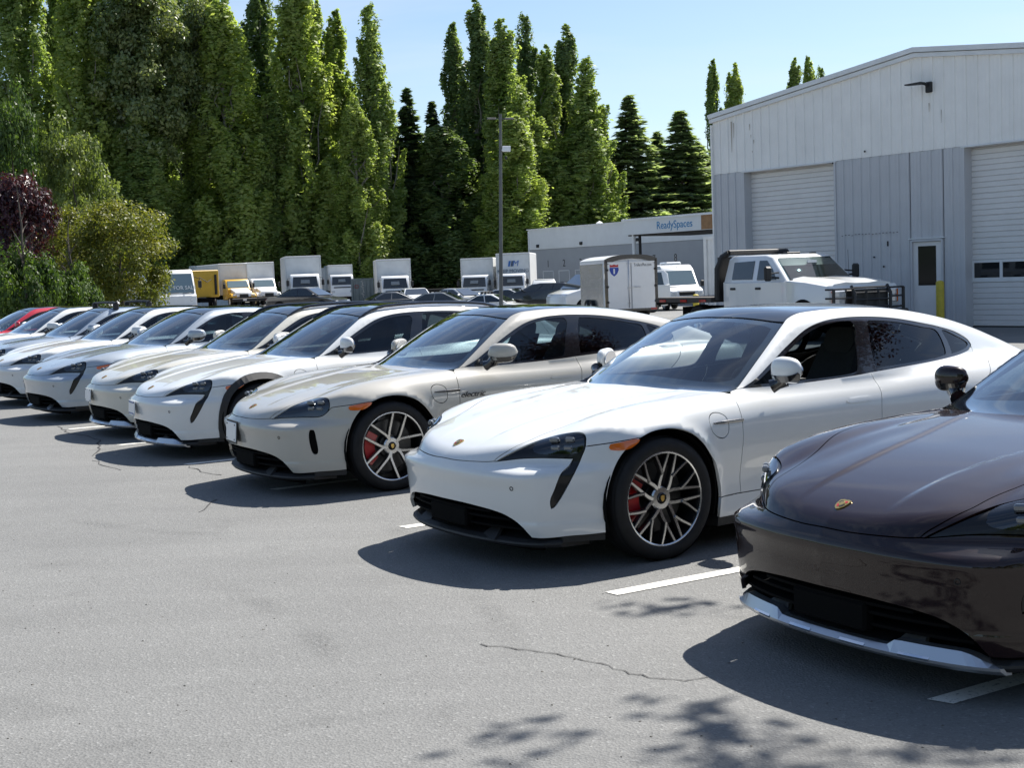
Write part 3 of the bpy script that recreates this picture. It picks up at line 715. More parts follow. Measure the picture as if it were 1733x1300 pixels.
    for sg in(-1,1):
        sk=MB();sk.loft([[(x,sg*(y-.06),.205),(x,sg*(y+.004),.203),(x,sg*(y+.004),.165),(x,sg*(y-.06),.155)] for x,y in ((pbx(.80,.2),.80),(.50,.835),(.43,.868),(.388,.888))],smooth=False);add('lower_trim',sk,'matte')
        ss=MB();ss.loft([[(x,sg*(y-.10),.195),(x,sg*(y-.004),.193),(x,sg*(y-.012),.14),(x,sg*(y-.12),.13)] for x,y in ((-.42,.925),(-1.0,.912),(-1.8,.912),(-2.46,.935))],smooth=False);add('side_skirt',ss,'matte')
        # fang fins at the intake corners
        fn=MB();x=pbx(.36,.2)
        fn.loft([[(x-.03,sg*.30,.165),(x+.002,sg*.30,.165),(x+.002,sg*.46,.165),(x-.03,sg*.46,.165)],[(x-.09,sg*.345,.235),(x-.075,sg*.345,.235),(x-.075,sg*.43,.235),(x-.09,sg*.43,.235)]],smooth=False)
        add('intake_fin',fn,'skid' if wag else 'matte')
    if wag:
        sk=MB();sec=[]
        for y in np.linspace(-.74,.74,45):
            x=lipx(y)+.006;a=abs(y);up=.205 if a>.34 else .178
            if .30<a<=.34: up=.178+(a-.30)/.04*.027
            if a>.62: up=.205-(a-.62)/.12*.05
            sec.append([(x-.05,y,up+.004),(x-.012,y,up),(x+.012,y,.158),(x+.010,y,.146),(x-.018,y,.128),(x-.05,y,.125)])
        sk.loft(sec,smooth=False);add('skid_plate',sk,'skid')
        for y in (-.5,-.22,.08,.37):
            b=MB();b.loft([[(lipx(yy)+.019,yy,.152),(lipx(yy)+.022,yy,.160),(lipx(yy)+.012,yy,.168),(lipx(yy)+.008,yy,.152)] for yy in np.linspace(y,y+.13,6)],smooth=False);add('skid_rib',b,'chrome','skid_plate')
    # side markers, vent blades, sensors, handles
    for sg in(-1,1):
        mk=ed['marker'] if False else None
        me=mesh_np('side_marker',*(lambda p:p if sg>0 else mirror_np(p))(patch(car,Proj('xcyl',.50,.42,.35),edge(car,[E_['marker'][0],E_['marker'][1],E_['marker'][2],E_['marker'][3],E_['marker'][0]],(.05,.25,.40),.02)[:-1],h=.03,off=.004,flange=.006,gap=0)))
        add('side_marker',me,'orange')
        vb=MB();q=[tuple(p) for p in np.array(car.side(np.linspace(-.385,-.625,6),np.full(6,.757)))]
        vb.tube([(x,sg*(y+.004),z) for x,y,z in q],[.004,.008,.0095,.0095,.0095,.009],8);add('vent_blade',vb,'gloss')
        for hx in (-1.63,-2.52):
            hp=np.array([(-.115,-.006),(-.10,.010),(0,.014),(.085,.012),(.105,.002),(.10,-.012),(0,-.017),(-.09,-.016),(-.115,-.006)])
            lp=car.side(hx-hp[:,0],.795+(.02 if hx<-2 else 0)+hp[:,1]);lp=resample(lp,.012)[:-1]
            p=patch(car,Proj('side'),lp,h=.02,off=.006,flange=.008,gap=0);add('door_handle',mesh_np('door_handle',*(p if sg>0 else mirror_np(p))),'paint',('front_door' if hx>-2 else 'rear_door')+('' if sg>0 else '~R'))
        for (yy,zz) in ((.62,.475),):
            q=car.front([yy],[zz])[0];n=car.grad(np.array([q]))[0]
            se=MB().lathe([(.008,0),(.012,0),(.013,.002),(.009,.003)],14,closed=True)
            M=Matrix.Translation(Vector(q))@Vector(n).to_track_quat('Z','Y').to_matrix().to_4x4()
            for i,v in enumerate(se.v): w=M@Vector(v);se.v[i]=(w.x,sg*w.y,w.z)
            add('parking_sensor',se,'matte')
        # wheel arch liners
        for cx in (0,-2.9):
            wl=MB();sec=[]
            for a in range(-20,201,10):
                c_,s_=math.cos(R(a)),math.sin(R(a));rr=.405
                sec.append([(cx+c_*(rr-.004),sg*.60,.355+s_*rr),(cx+c_*(rr-.004),sg*.925,.355+s_*rr),(cx+c_*(rr+.004),sg*.925,.355+s_*rr),(cx+c_*(rr+.004),sg*.60,.355+s_*rr)])
            wl.loft(sec,smooth=False);wl.prism([(cx+.41*math.cos(R(a)),.355+.41*math.sin(R(a))) for a in range(-30,211,12)],sg*.595,sg*.605,'y');add('wheel_arch_liner',wl,'void')
            if wag:
                cl=MB();sec=[]
                pa=[(.383,.203),(.384,.284),(.380,.376),(.365,.48),(.329,.581),(.271,.662),(.171,.727),(.084,.752),(-.002,.760),(-.069,.757),(-.134,.743),(-.207,.709),(-.275,.654),(-.343,.571),(-.403,.479),(-.438,.374),(-.444,.31),(-.43,.20)]
                if cx<-1: pa=[(-x*.95,z) for x,z in pa]
                pa=smooth_line(np.array(pa),.05)
                for i,(x,z) in enumerate(pa):
                    d=np.array([x,z-.355]);d/=np.linalg.norm(d);wd=.055
                    if i<2 or i>len(pa)-3: wd=.05
                    xi,zi=x,z;xo,zo=x+d[0]*wd,z+d[1]*wd
                    yi=float(car.side([cx+xi],[zi])[0][1]);yo=float(car.side([cx+xo],[zo])[0][1])
                    sec.append([(cx+xi-d[0]*.01,sg*(yi-.03),zi-d[1]*.01),(cx+xi-d[0]*.006,sg*(yi+.014),zi-d[1]*.006),(cx+xo,sg*(yo+.012),zo),(cx+xo+d[0]*.004,sg*(yo-.01),zo+d[1]*.004)])
                cl.loft(sec,smooth=False);add('arch_cladding',cl,'cladding')
    # crest on the hood
    sh=np.array([(-.030,.024),(-.012,.029),(0,.027),(.012,.029),(.030,.024),(.030,.002),(.024,-.016),(.012,-.028),(0,-.034),(-.012,-.028),(-.024,-.016),(-.030,.002)])
    def crest(scale,dz,nm,key,par,pts=sh):
        lp=resample(np.vstack([pts,pts[:1]])*scale,.006)
        top=np.array(car.top(.800-lp[:-1,1]*-1.0*-1,lp[:-1,0]))
        p=patch(car,Proj('top'),top,h=.01,off=dz,flange=.004,gap=0);add(nm,mesh_np(nm,*p),key,par)
    crest(1.0,.005,'crest_badge','gold',None)
    crest(.8,.0062,'crest_field','crest_red','crest_badge',np.array([(.004,.022),(.026,.021),(.026,.006),(.004,.006)]))
    crest(.8,.0062,'crest_field','crest_red','crest_badge',np.array([(-.004,-.004),(-.026,-.004),(-.020,-.018),(-.010,-.027),(-.004,-.029)]))
    crest(.8,.0062,'crest_field','crest_black','crest_badge',np.array([(-.004,.022),(-.026,.021),(-.026,.006),(-.004,.006)]))
    crest(.8,.0062,'crest_field','crest_black','crest_badge',np.array([(.004,-.004),(.026,-.004),(.020,-.018),(.010,-.027),(.004,-.029)]))
    crest(.42,.0068,'crest_shield','gold','crest_badge')
    # headlamp modules behind the lens
    for sg in(-1,1):
        for i,(x,y,z) in enumerate(((.60,.735,.735),(.60,.745,.690),(.54,.80,.735),(.55,.795,.690))):
            lm=MB().box((0,0,0),(.03,.055,.030),Matrix.Translation((x-.01,sg*(y-.02),z))@Matrix.Rotation(sg*R(40),4,'Z'),bev=.008);add('led_module',lm,'led','headlight'+('' if sg>0 else '~R'))
    # mirrors
    for sg in(-1,1):
        fold=0
        mr=MB();secs=[]
        for t in np.linspace(-1,1,13):
            w=(1-abs(t)**3.2)**.5 if abs(t)<1 else .02
            ww=max(.05,w)*(1-.14*t);pr=[]
            for k in range(20):
                a=2*math.pi*k/20;ca,sa=math.cos(a),math.sin(a)
                px=.058*np.sign(ca)*abs(ca)**.75*ww;pz=.080*np.sign(sa)*abs(sa)**.72*ww
                if px<0: px*=.55
                pr.append((px+.012*t*t*-1,t*.125,pz+.006*t))
            secs.append(pr)
        mr.loft(secs)
        bs=MB();secs=[]
        for t in np.linspace(-.97,.97,11):
            w=max(.08,(1-abs(t)**3)**.5);secs.append([(.046*w,t*.12,-.074*w+.0*t),(.060*w,t*.12,-.02*w-.012),(.045*w,t*.12,-.03*w),(-.03*w,t*.12,-.084*w)])
        bs.loft(secs,smooth=False)
        gl=MB().prism([(.108*math.cos(R(a))*(1 if abs(math.cos(R(a)))<.8 else 1),.062*math.sin(R(a))) for a in range(0,360,18)],-.034,-.038,'x')
        P.append(('mirror_set',(mr,bs,gl),sg,None))
    # cabin
    fl=MB().box((-1.75,0,.33),(2.5,1.5,.04));add('cabin_floor',fl,'interior')
    ds=MB();ds.loft([[(-.66,y,.70),(-.64-.12*abs(y)**2,y,.885),(-.80-.10*abs(y)**2,y,.915),(-.98,y,.895+.02*math.exp(-((y-.37)/.22)**2)),(-1.06,y,.82),(-1.02,y,.62)] for y in np.linspace(-.72,.72,17)]);add('dashboard',ds,'interior')
    bi=MB().loft([[(-1.00,y,.905),(-.985,y,.945+.012*math.exp(-((y-.37)/.12)**2)),(-1.06,y,.95),(-1.07,y,.905)] for y in np.linspace(.17,.57,9)]);add('instrument_hood',bi,'interior')
    sw=MB();q=[(-1.20+.045*math.sin(R(a))*1,.37+.175*math.cos(R(a)),.845+.165*math.sin(R(a))) for a in range(0,361,20)];sw.tube(q,.015,8,caps=False);sw.box((-1.18,.37,.84),(.05,.14,.10),bev=.02);sw.tube([(-1.19,.21,.85),(-1.19,.53,.85)],.014,6);sw.tube([(-1.18,.37,.84),(-1.0,.37,.80)],.04,8);add('steering_wheel',sw,'interior')
    pp=MB().box((0,0,0),(.22,.60,.004),Matrix.Translation((-.76,-.30,.926))@Matrix.Rotation(R(-3),4,'Y'));add('dash_glare_sheet',pp,'white_sheet','dashboard')  # white sheet standing in for the bright reflection strip along the dash
    def seat(x,y,w=.5):
        s=MB();cu=[]
        for t in np.linspace(0,1,6): cu.append([(x+.28-.5*t,y-w/2,.44),(x+.28-.5*t,y-w/2+.02,.58-.05*t),(x+.28-.5*t,y,.54-.06*t),(x+.28-.5*t,y+w/2-.02,.58-.05*t),(x+.28-.5*t,y+w/2,.44)])
        s.loft(cu);return s
    for sg in(-1,1):
        s=seat(-1.55,sg*.37);bk=[]
        for t in np.linspace(0,1,9):
            x=-1.76-.30*t;z=.50+.62*t;w=.255*(1-.25*max(0,t-.45)**1.2*1.6);th=.075*(1-.3*t)
            bk.append([(x-th,sg*.37-w*.8,z),(x-.01,sg*.37-w,z),(x+th,sg*.37-w*.8,z),(x+th*.6,sg*.37,z),(x+th,sg*.37+w*.8,z),(x-.01,sg*.37+w,z),(x-th,sg*.37+w*.8,z)])
        s.loft(bk);hr=[]
        for t in np.linspace(0,1,7):
            w=.135*(1-abs(2*t-1)**3*.35);hr.append([(-2.035-.04*t-.05,sg*.37-w*.8,1.06+.17*t),(-2.035-.04*t+.05,sg*.37-w,1.06+.17*t),(-2.035-.04*t+.05,sg*.37+w,1.06+.17*t),(-2.035-.04*t-.05,sg*.37+w*.8,1.06+.17*t)])
        s.loft(hr);add('front_seat',s,'interior')
        r=MB();r.loft([[(x,sg*.36-.26,.42),(x,sg*.36-.24,.56),(x,sg*.36+.24,.56),(x,sg*.36+.26,.42)] for x in (-2.3,-2.8)]);r.loft([[(-2.72-.26*t-.06,sg*.36-.25,.5+.5*t),(-2.72-.26*t+.06,sg*.36-.24,.5+.5*t),(-2.72-.26*t+.06,sg*.36+.24,.5+.5*t),(-2.72-.26*t-.06,sg*.36+.25,.5+.5*t)] for t in np.linspace(0,1,5)])
        r.loft([[(-3.0-.03*t-.04,sg*.36-.11,.98+.13*t),(-3.0-.03*t+.04,sg*.36-.12,.98+.13*t),(-3.0-.03*t+.04,sg*.36+.12,.98+.13*t),(-3.0-.03*t-.04,sg*.36+.11,.98+.13*t)] for t in np.linspace(0,1,4)]);add('rear_seat',r,'interior')
    rm=MB().box((-1.30,0,1.235),(.05,.26,.075),bev=.02).box((-1.27,0,1.285),(.10,.16,.05),bev=.015);add('rear_view_mirror',rm,'matte')
    cn=MB().box((-1.5,0,.52),(1.2,.22,.34),bev=.05);add('centre_console',cn,'interior')
    # underbody block
    ub=MB();sec=[]
    for x in np.linspace(.74,-3.86,47):
        nw=min(abs(x),abs(x+2.9));w=.60 if nw<.44 else float(W(x))-.10
        if x>.40: w=min(w,max(.2,float(np.interp(XN(.6)-x-.10,PL(np.linspace(0,1,50)),np.linspace(0,1,50)))-.06))
        if x<-3.4: w=min(w,.74)
        zt=min(.30 if -2.75<x<-.72 else 9,float(ZC(x))-.07,.86,.50 if x>.42 else 9)
        sec.append([(x,-w,.17),(x,-w,zt-.04),(x,-w*.9,zt),(x,w*.9,zt),(x,w,zt-.04),(x,w,.17)])
    ub.loft(sec,smooth=False);add('underbody',ub,'void')
    if wag:
        for sg in(-1,1):
            rr=MB();q=[];rl=smooth_line([(-1.26,.585),(-1.5,.565),(-1.9,.548),(-2.4,.53),(-2.8,.505),(-3.15,.475)],.08)
            for i,(x,y) in enumerate(rl):
                z=float(car.top([x],[y])[0][2]);t=i/(len(rl)-1);q.append((x,sg*y,z+.030*min(1,6*t,6*(1-t))+.002))
            rr.tube(q,[.010]+[.0165]*(len(q)-2)+[.010],8);add('roof_rail',rr,'gloss')
    return P
TEMPL={}
def car_template(kind):
    if kind not in TEMPL:
        car,C,L,ed=build_car_panels(kind);TEMPL[kind]=build_fixed(kind,car,C,L,ed)
    return TEMPL[kind]
WHEELS={}
def wheel_set(style):
    if style not in WHEELS:
        lst=[]
        for n,mb,key,par in wheel_meshes(style):
            me=mb.mesh(n);bm=bmesh.new();bm.from_mesh(me);bmesh.ops.recalc_face_normals(bm,faces=bm.faces)
            for e in bm.edges:
                if len(e.link_faces)==2 and e.calc_face_angle(0)>R(38): e.smooth=False
            bm.to_mesh(me);bm.free();lst.append((n,me,key))
        WHEELS[style]=lst
    return WHEELS[style]
MIRR={}
def place_car(name,kind,pose,paintm,label,cat='car',group=None,style='mesh',fold=(0,0),over=None,skip=(),white_sheet=True,steer=0):
    over=over or {}
    t=car_template(kind)
    root=empty(name,(pose[0],pose[1],0),R(pose[2]),label,cat,group)
    made={};cnt={}
    for n,me,key,par in t:
        if n in skip: continue
        if n=='mirror_set':
            sg=key
            if 'm' not in MIRR: MIRR['m']=[me[0].mesh('side_mirror'),me[1].mesh('mirror_base'),me[2].mesh('mirror_glass')]
            for mm in MIRR['m']:
                bm=bmesh.new();bm.from_mesh(mm);bmesh.ops.recalc_face_normals(bm,faces=bm.faces);bm.to_mesh(mm);bm.free()
            a=fold[0 if sg>0 else 1]
            mr=obj('side_mirror',MIRR['m'][0],root,paintm);mr.location=(-.93,sg*.985,1.035);mr.rotation_euler=(0,0,sg*R(a-4))
            if a>40: mr.location=(-1.02,sg*.965,1.035)
            obj('mirror_base',MIRR['m'][1],mr,M_['gloss']);obj('mirror_glass',MIRR['m'][2],mr,M_['chrome'])
            st=MB().tube([(-.89,sg*.90,.935),(-.91,sg*.93,.95),(-.935,sg*.96,.975)],[.045,.036,.05],10).build('mirror_stalk',M_['gloss'],root)
            continue
        if n=='dash_glare_sheet' and not white_sheet: continue
        k=n;cnt[n]=cnt.get(n,0)+1
        m=paintm if key=='paint' else over.get(n) or over.get(key) or M_[key]
        pr=root
        if par:
            b=par.replace('~R','');L_=made.get(b,[]);pr=L_[1] if (par.endswith('~R') and len(L_)>1) else (L_[0] if L_ else root)
        o=obj(n,me,pr,m);made.setdefault(n,[]).append(o)
    for cx in (0,-2.9):
        for sg in (1,-1):
            w=bpy.data.objects.new('wheel',None);COL.objects.link(w);w.parent=root;w.location=(cx,sg*.845,.357);w.empty_display_size=.2
            w.rotation_euler=(0,0,(0 if sg>0 else math.pi)+(R(steer) if cx==0 else 0))
            for n,me,key in wheel_set(style):
                c=obj(n,me,w,M_[key])
                if n=='brake_caliper' and (sg<0)!=(cx<-1): c.rotation_euler=(0,math.pi,0)
    return root
# ---------------------------------------------------------------- the row of sports cars
PT=dict(white=paint('paint_white',(.66,.675,.67)),chalk=paint('paint_chalk',(.41,.395,.352)),cream=paint('paint_cream',(.55,.535,.47)),ice=paint('paint_ice_silver',(.37,.42,.47),.35,.35,.04),
 silver=paint('paint_silver_blue',(.33,.385,.45),.4,.35,.04),mahogany=paint('paint_mahogany',(.013,.0042,.0038),0,.35,0,.06),red=paint('paint_red',(.42,.012,.03)))
YAW=212.9526
ROW='electric sports cars parked nose-out in one row'
POSES=dict(H=(2.019,5.9325,YAW-2.86),G=(.34327,8.57837,YAW-.67),F=(-1.43558,11.5939,YAW-2.364),E=(-2.96112,14.23023,YAW-.96),D=(-4.03537,16.25523,YAW+1.0),C=(-5.60265,18.62474,YAW+3.2),B=(-7.10722,21.36652,YAW+2.5),A=(-8.53746,23.8678,YAW+1.6),Z=(-10.15,26.6,YAW+1),Y=(-11.7,29.3,YAW+1))
cH=place_car('sports_car','cross',POSES['H'],PT['mahogany'],'dark mahogany sports car with silver front lip, nearest the viewer','car',ROW)
for ch in cH.children:
    if ch.name.startswith('side_mirror'): ch.scale=(.86,.80,.84)
cG=place_car('sports_car','sedan',POSES['G'],PT['white'],'white sports car with mesh spoke wheels and red calipers, beside the dark mahogany car','car',ROW,fold=(0,62),skip=('front_window',))
cF=place_car('sports_car','facelift',POSES['F'],PT['chalk'],'chalk beige sports car with five twin-spoke wheels and front plate','car',ROW,style='twin',fold=(62,62),white_sheet=False)
cE=place_car('sports_car','cross',POSES['E'],PT['white'],'white sports estate with black arches, black roof rails and silver lip','car',ROW,fold=(0,62))
cD=place_car('sports_car','cross',POSES['D'],PT['cream'],'cream sports estate with roof rails between the white estate and silver car','car',ROW,fold=(62,62))
cC=place_car('sports_car','sedan',POSES['C'],PT['ice'],'pale ice silver sports car with grey fin in its front intake','car',ROW,fold=(62,62),over={'intake_fin':M_['skid']})
cB=place_car('sports_car','sedan',POSES['B'],PT['white'],'white sports car between two silver ones, without roof rack','car',ROW,fold=(62,62))
cA=place_car('sports_car','sedan',POSES['A'],PT['silver'],'silver blue sports car with a black roof rack','car',ROW,fold=(62,62))
cZ=place_car('sports_car','sedan',POSES['Z'],PT['white'],'white sports car with folded mirror, beside the red car','car',ROW,fold=(62,62))
cY=place_car('sports_car','sedan',POSES['Y'],PT['red'],'red sports car at the far end of the row','car',ROW)
def roof_rack(root):
    for x in (-1.55,-2.15):
        b=MB().tube([(x,y,1.46+.01*(1-abs(y)/.6)) for y in np.linspace(-.62,.62,9)],.022,8)
        for sg in(-1,1): b.box((x,sg*.57,1.40),(.10,.07,.13),bev=.02)
        b.build('roof_bar',M_['matte'],root)
roof_rack(cA)
# number plates and door script
def plate(root,x,y,z,rz=0,tilt=-4,size=(.305,.155),frame=True):
    M=Matrix.Translation((x,y,z))@Matrix.Rotation(R(rz),4,'Z')@Matrix.Rotation(R(tilt),4,'Y')
    p=MB().box((0,0,0),(.008,size[0],size[1]),M,bev=.003).build('number_plate',M_['plate'],root)
    if frame:
        f=MB().box((-.006,0,0),(.006,size[0]+.03,size[1]+.03),M)
        f.build('plate_holder',M_['matte'],root)
    for a in(-1,1):
        for b in(-1,1): MB().lathe([(0,.008),(.006,.008),(.007,.004)],8,'x',M@Matrix.Translation((0,a*.12,b*.06))).build('plate_screw',M_['matte'],p)
    return p
plate(cF,.942,-.16,.475,-5)
pe=plate(cE,.944,-.22,.475,-6,size=(.30,.15),frame=False)
MB().box((.0055,0,.055),(.003,.24,.012),Matrix.Translation((.944,-.22,.475))@Matrix.Rotation(R(-6),4,'Z')@Matrix.Rotation(R(-4),4,'Y')).box((.0055,0,-.055),(.003,.20,.012),Matrix.Translation((.944,-.22,.475))@Matrix.Rotation(R(-6),4,'Z')@Matrix.Rotation(R(-4),4,'Y')).build('plate_print',M_['plateb'],pe)
plate(cD,.942,-.20,.475,-6,size=(.30,.15),frame=False)
def text(name,body,size,matl,loc,rot,parent=None,ext=.004,align='CENTER',shear=0,sx=1,res=3,space=1.0):
    cu=bpy.data.curves.new(name,'FONT');cu.body=body;cu.size=size;cu.align_x=align;cu.align_y='CENTER';cu.extrude=ext;cu.shear=shear;cu.resolution_u=res;cu.space_character=space
    t=bpy.data.objects.new(name,cu);COL.objects.link(t)
    dg=bpy.context.evaluated_depsgraph_get();me=bpy.data.meshes.new_from_object(t.evaluated_get(dg));bpy.data.objects.remove(t);bpy.data.curves.remove(cu)
    me.name=name
    for v in me.vertices: v.co.x*=sx
    me.materials.clear()
    o=obj(name,me,parent,matl);o.location=loc;o.rotation_euler=rot;return o
t=text('door_script','electric',.066,M_['script'],(-.74,.936,.715),(R(90),0,R(180)),cF,ext=.003,shear=.35,sx=1.15)
# ---------------------------------------------------------------- ground
def gz(x,y):
    def ss(a,b,t): t=min(1,max(0,(t-a)/(b-a)));return t*t*(3-2*t)
    return -.55*ss(50,78,y)*ss(-16,-4,x)
def asphalt():
    m=bpy.data.materials.new('asphalt');m.use_nodes=True;nt=m.node_tree;L=nt.links;b=nt.nodes['Principled BSDF'];N=nt.nodes.new
    tc=N('ShaderNodeTexCoord')
    def noise(sc,det=5,ro=.6,dist=0,vec=None):
        n=N('ShaderNodeTexNoise');n.inputs['Scale'].default_value=sc;n.inputs['Detail'].default_value=det;n.inputs['Roughness'].default_value=ro;n.inputs['Distortion'].default_value=dist
        L.new(vec or tc.outputs['Object'],n.inputs['Vector']);return n.outputs[0]
    def ramp(v,stops):
        r=N('ShaderNodeValToRGB');e=r.color_ramp.elements
        e[0].position,e[0].color=stops[0][0],(*stops[0][1],1);e[1].position,e[1].color=stops[-1][0],(*stops[-1][1],1)
        for p,c in stops[1:-1]:
            k=e.new(p);k.color=(*c,1)
        L.new(v,r.inputs[0]);return r.outputs[0]
    def mix(a,bb,f,mode='MULTIPLY'):
        x=N('ShaderNodeMix');x.data_type='RGBA';x.blend_type=mode
        for i,v in((0,f),(6,a),(7,bb)):
            if isinstance(v,(int,float)): x.inputs[i].default_value=v
            elif isinstance(v,tuple): x.inputs[i].default_value=(*v,1)
            else: L.new(v,x.inputs[i])
        return x.outputs[2]
    g=lambda v:(v,v,v)
    base=ramp(noise(.45,6,.55,.4),[(.3,(.146,.147,.143)),(.5,(.164,.165,.160)),(.72,(.182,.183,.177))])
    mp=N('ShaderNodeMapping');mp.inputs['Rotation'].default_value=(0,0,R(32));mp.inputs['Scale'].default_value=(.25,2.4,1);L.new(tc.outputs['Object'],mp.inputs[0])
    streak=ramp(noise(.9,4,.6,.3,mp.outputs[0]),[(.35,g(.86)),(.6,g(1.03))])
    c=mix(base,streak,.45)
    # aggregate: pale and dark stones in the binder
    v=N('ShaderNodeTexVoronoi');v.inputs['Scale'].default_value=95;L.new(tc.outputs['Object'],v.inputs['Vector'])
    sepc=N('ShaderNodeSeparateColor');L.new(v.outputs['Color'],sepc.inputs[0])
    st=ramp(sepc.outputs[0],[(0,g(.78)),(.2,g(.94)),(.78,g(1.04)),(.95,g(1.14)),(1,g(1.5))])
    c=mix(c,st,.85)
    fine=ramp(noise(260,3,.7),[(.3,g(.78)),(.52,g(1.0)),(.75,g(1.16))]);c=mix(c,fine,.8)
    pits=ramp(noise(34,5,.72),[(.24,g(.42)),(.31,g(1.0))]);c=mix(c,pits,.8)
    dark=ramp(noise(1.7,5,.6,.6),[(.26,g(.74)),(.40,g(1.0))]);c=mix(c,dark,.6)
    L.new(c,b.inputs['Base Color']);b.inputs['Roughness'].default_value=.82;b.inputs['Specular IOR Level'].default_value=.35
    bp=N('ShaderNodeBump');bp.inputs['Strength'].default_value=.55;bp.inputs['Distance'].default_value=.006
    hm=mix(v.outputs['Distance'],noise(120,4,.7),.5,'ADD');L.new(hm,bp.inputs['Height']);L.new(bp.outputs[0],b.inputs['Normal'])
    return m
ASPH=asphalt()
gv=[];gf=[];xs=[-900,-400,-160,-80,-40,-28,-20,-16,-13,-10,-7,-4,0,6,12,20,40,80,160,400,900];ys=[-300,-60,-10,10,30,46,50,54,58,62,66,70,74,78,84,100,130,200,400,900,1800]
for j,y in enumerate(ys):
    for i,x in enumerate(xs): gv.append((x,y,gz(x,y)))
for j in range(len(ys)-1):
    for i in range(len(xs)-1):
        a=j*len(xs)+i;gf.append((a,a+1,a+1+len(xs),a+len(xs)))
me=bpy.data.meshes.new('ground');me.from_pydata(gv,[],gf);me.polygons.foreach_set('use_smooth',[True]*len(gf));tag(obj('ground',me,None,ASPH),kind='structure')
# worn white stall lines
def line_paint():
    m=bpy.data.materials.new('worn_line_paint');m.use_nodes=True;nt=m.node_tree;L=nt.links;b=nt.nodes['Principled BSDF'];N=nt.nodes.new
    tc=N('ShaderNodeTexCoord');n=N('ShaderNodeTexNoise');n.inputs['Scale'].default_value=42;n.inputs['Detail'].default_value=8;n.inputs['Roughness'].default_value=.75;L.new(tc.outputs['Object'],n.inputs['Vector'])
    r=N('ShaderNodeValToRGB');e=r.color_ramp.elements;e[0].position=.37;e[0].color=(.15,.15,.15,1);e[1].position=.45;e[1].color=(.66,.65,.60,1);L.new(n.outputs[0],r.inputs[0])
    L.new(r.outputs[0],b.inputs['Base Color']);b.inputs['Roughness'].default_value=.8;return m
LINEP=line_paint()
def line_strip(a,b,w,name='parking_line'):
    a=Vector(a).xy;b=Vector(b).xy;t=(b-a).normalized();n=Vector((-t.y,t.x))*w/2
    k=max(4,int((b-a).length/.25));l=[];r=[]
    for i in range(k+1):
        p=a+(b-a)*i/k;l.append(p+n*(1+random.uniform(-.05,.05)));r.append(p-n*(1+random.uniform(-.05,.05)))
    l[0]-=t*random.uniform(0,.04);v=[(p.x,p.y,.004) for p in l+r];f=[(i,k+1+i,k+2+i,i+1) for i in range(k)]
    me=bpy.data.meshes.new(name);me.from_pydata(v,[],[tuple(reversed(q)) for q in f]);return tag(obj(name,me,None,LINEP),kind='structure')
hd=Vector((-math.cos(R(YAW-1)),-math.sin(R(YAW-1)),0))
for u,v in ((1596,1188),(1036,1006),(683,893.5),(466,829),(318,786.5),(203.7,753.6),(117,727)):  # the mark under the chalk car is leaked light, drawn as a line
    a=on_ground(u,v);line_strip(a,a+hd*5.2,.10)
CRK=mat('crack_filler',(.035,.035,.036),.9)
def crack(px,w=.006,jit=.02,step=.05):
    pts=[on_ground(*p) for p in px];q=resample(np.array([tuple(p) for p in pts]),step);v=[];f=[]
    for i,p in enumerate(q):
        t=q[min(i+1,len(q)-1)]-q[max(i-1,0)];t/=max(np.linalg.norm(t),1e-6);n=np.array([-t[1],t[0],0]);o=n*random.uniform(-jit,jit);ww=w*random.uniform(.4,1.3)
        v+=[tuple(p+o+n*ww+np.array([0,0,.0035])),tuple(p+o-n*ww+np.array([0,0,.0035]))]
    for i in range(len(q)-1): f.append((2*i+1,2*i+3,2*i+2,2*i))
    me=bpy.data.meshes.new('pavement_crack');me.from_pydata(v,[],f);tag(obj('pavement_crack',me,None,CRK),kind='structure')
crack([(812,1092),(870,1100),(950,1108),(1000,1122),(1030,1130),(1075,1143),(1120,1152),(1160,1152),(1200,1149)],.004,.016)
crack([(95,722),(118,733),(150,738),(170,745),(165,760),(160,772)],.010,.03,.15);crack([(318,790),(345,800),(370,805)],.008,.03,.12);crack([(155,780),(180,790),(208,796)],.008,.04,.15)
crack([(335,868),(350,858),(366,846)],.006,.02,.1)
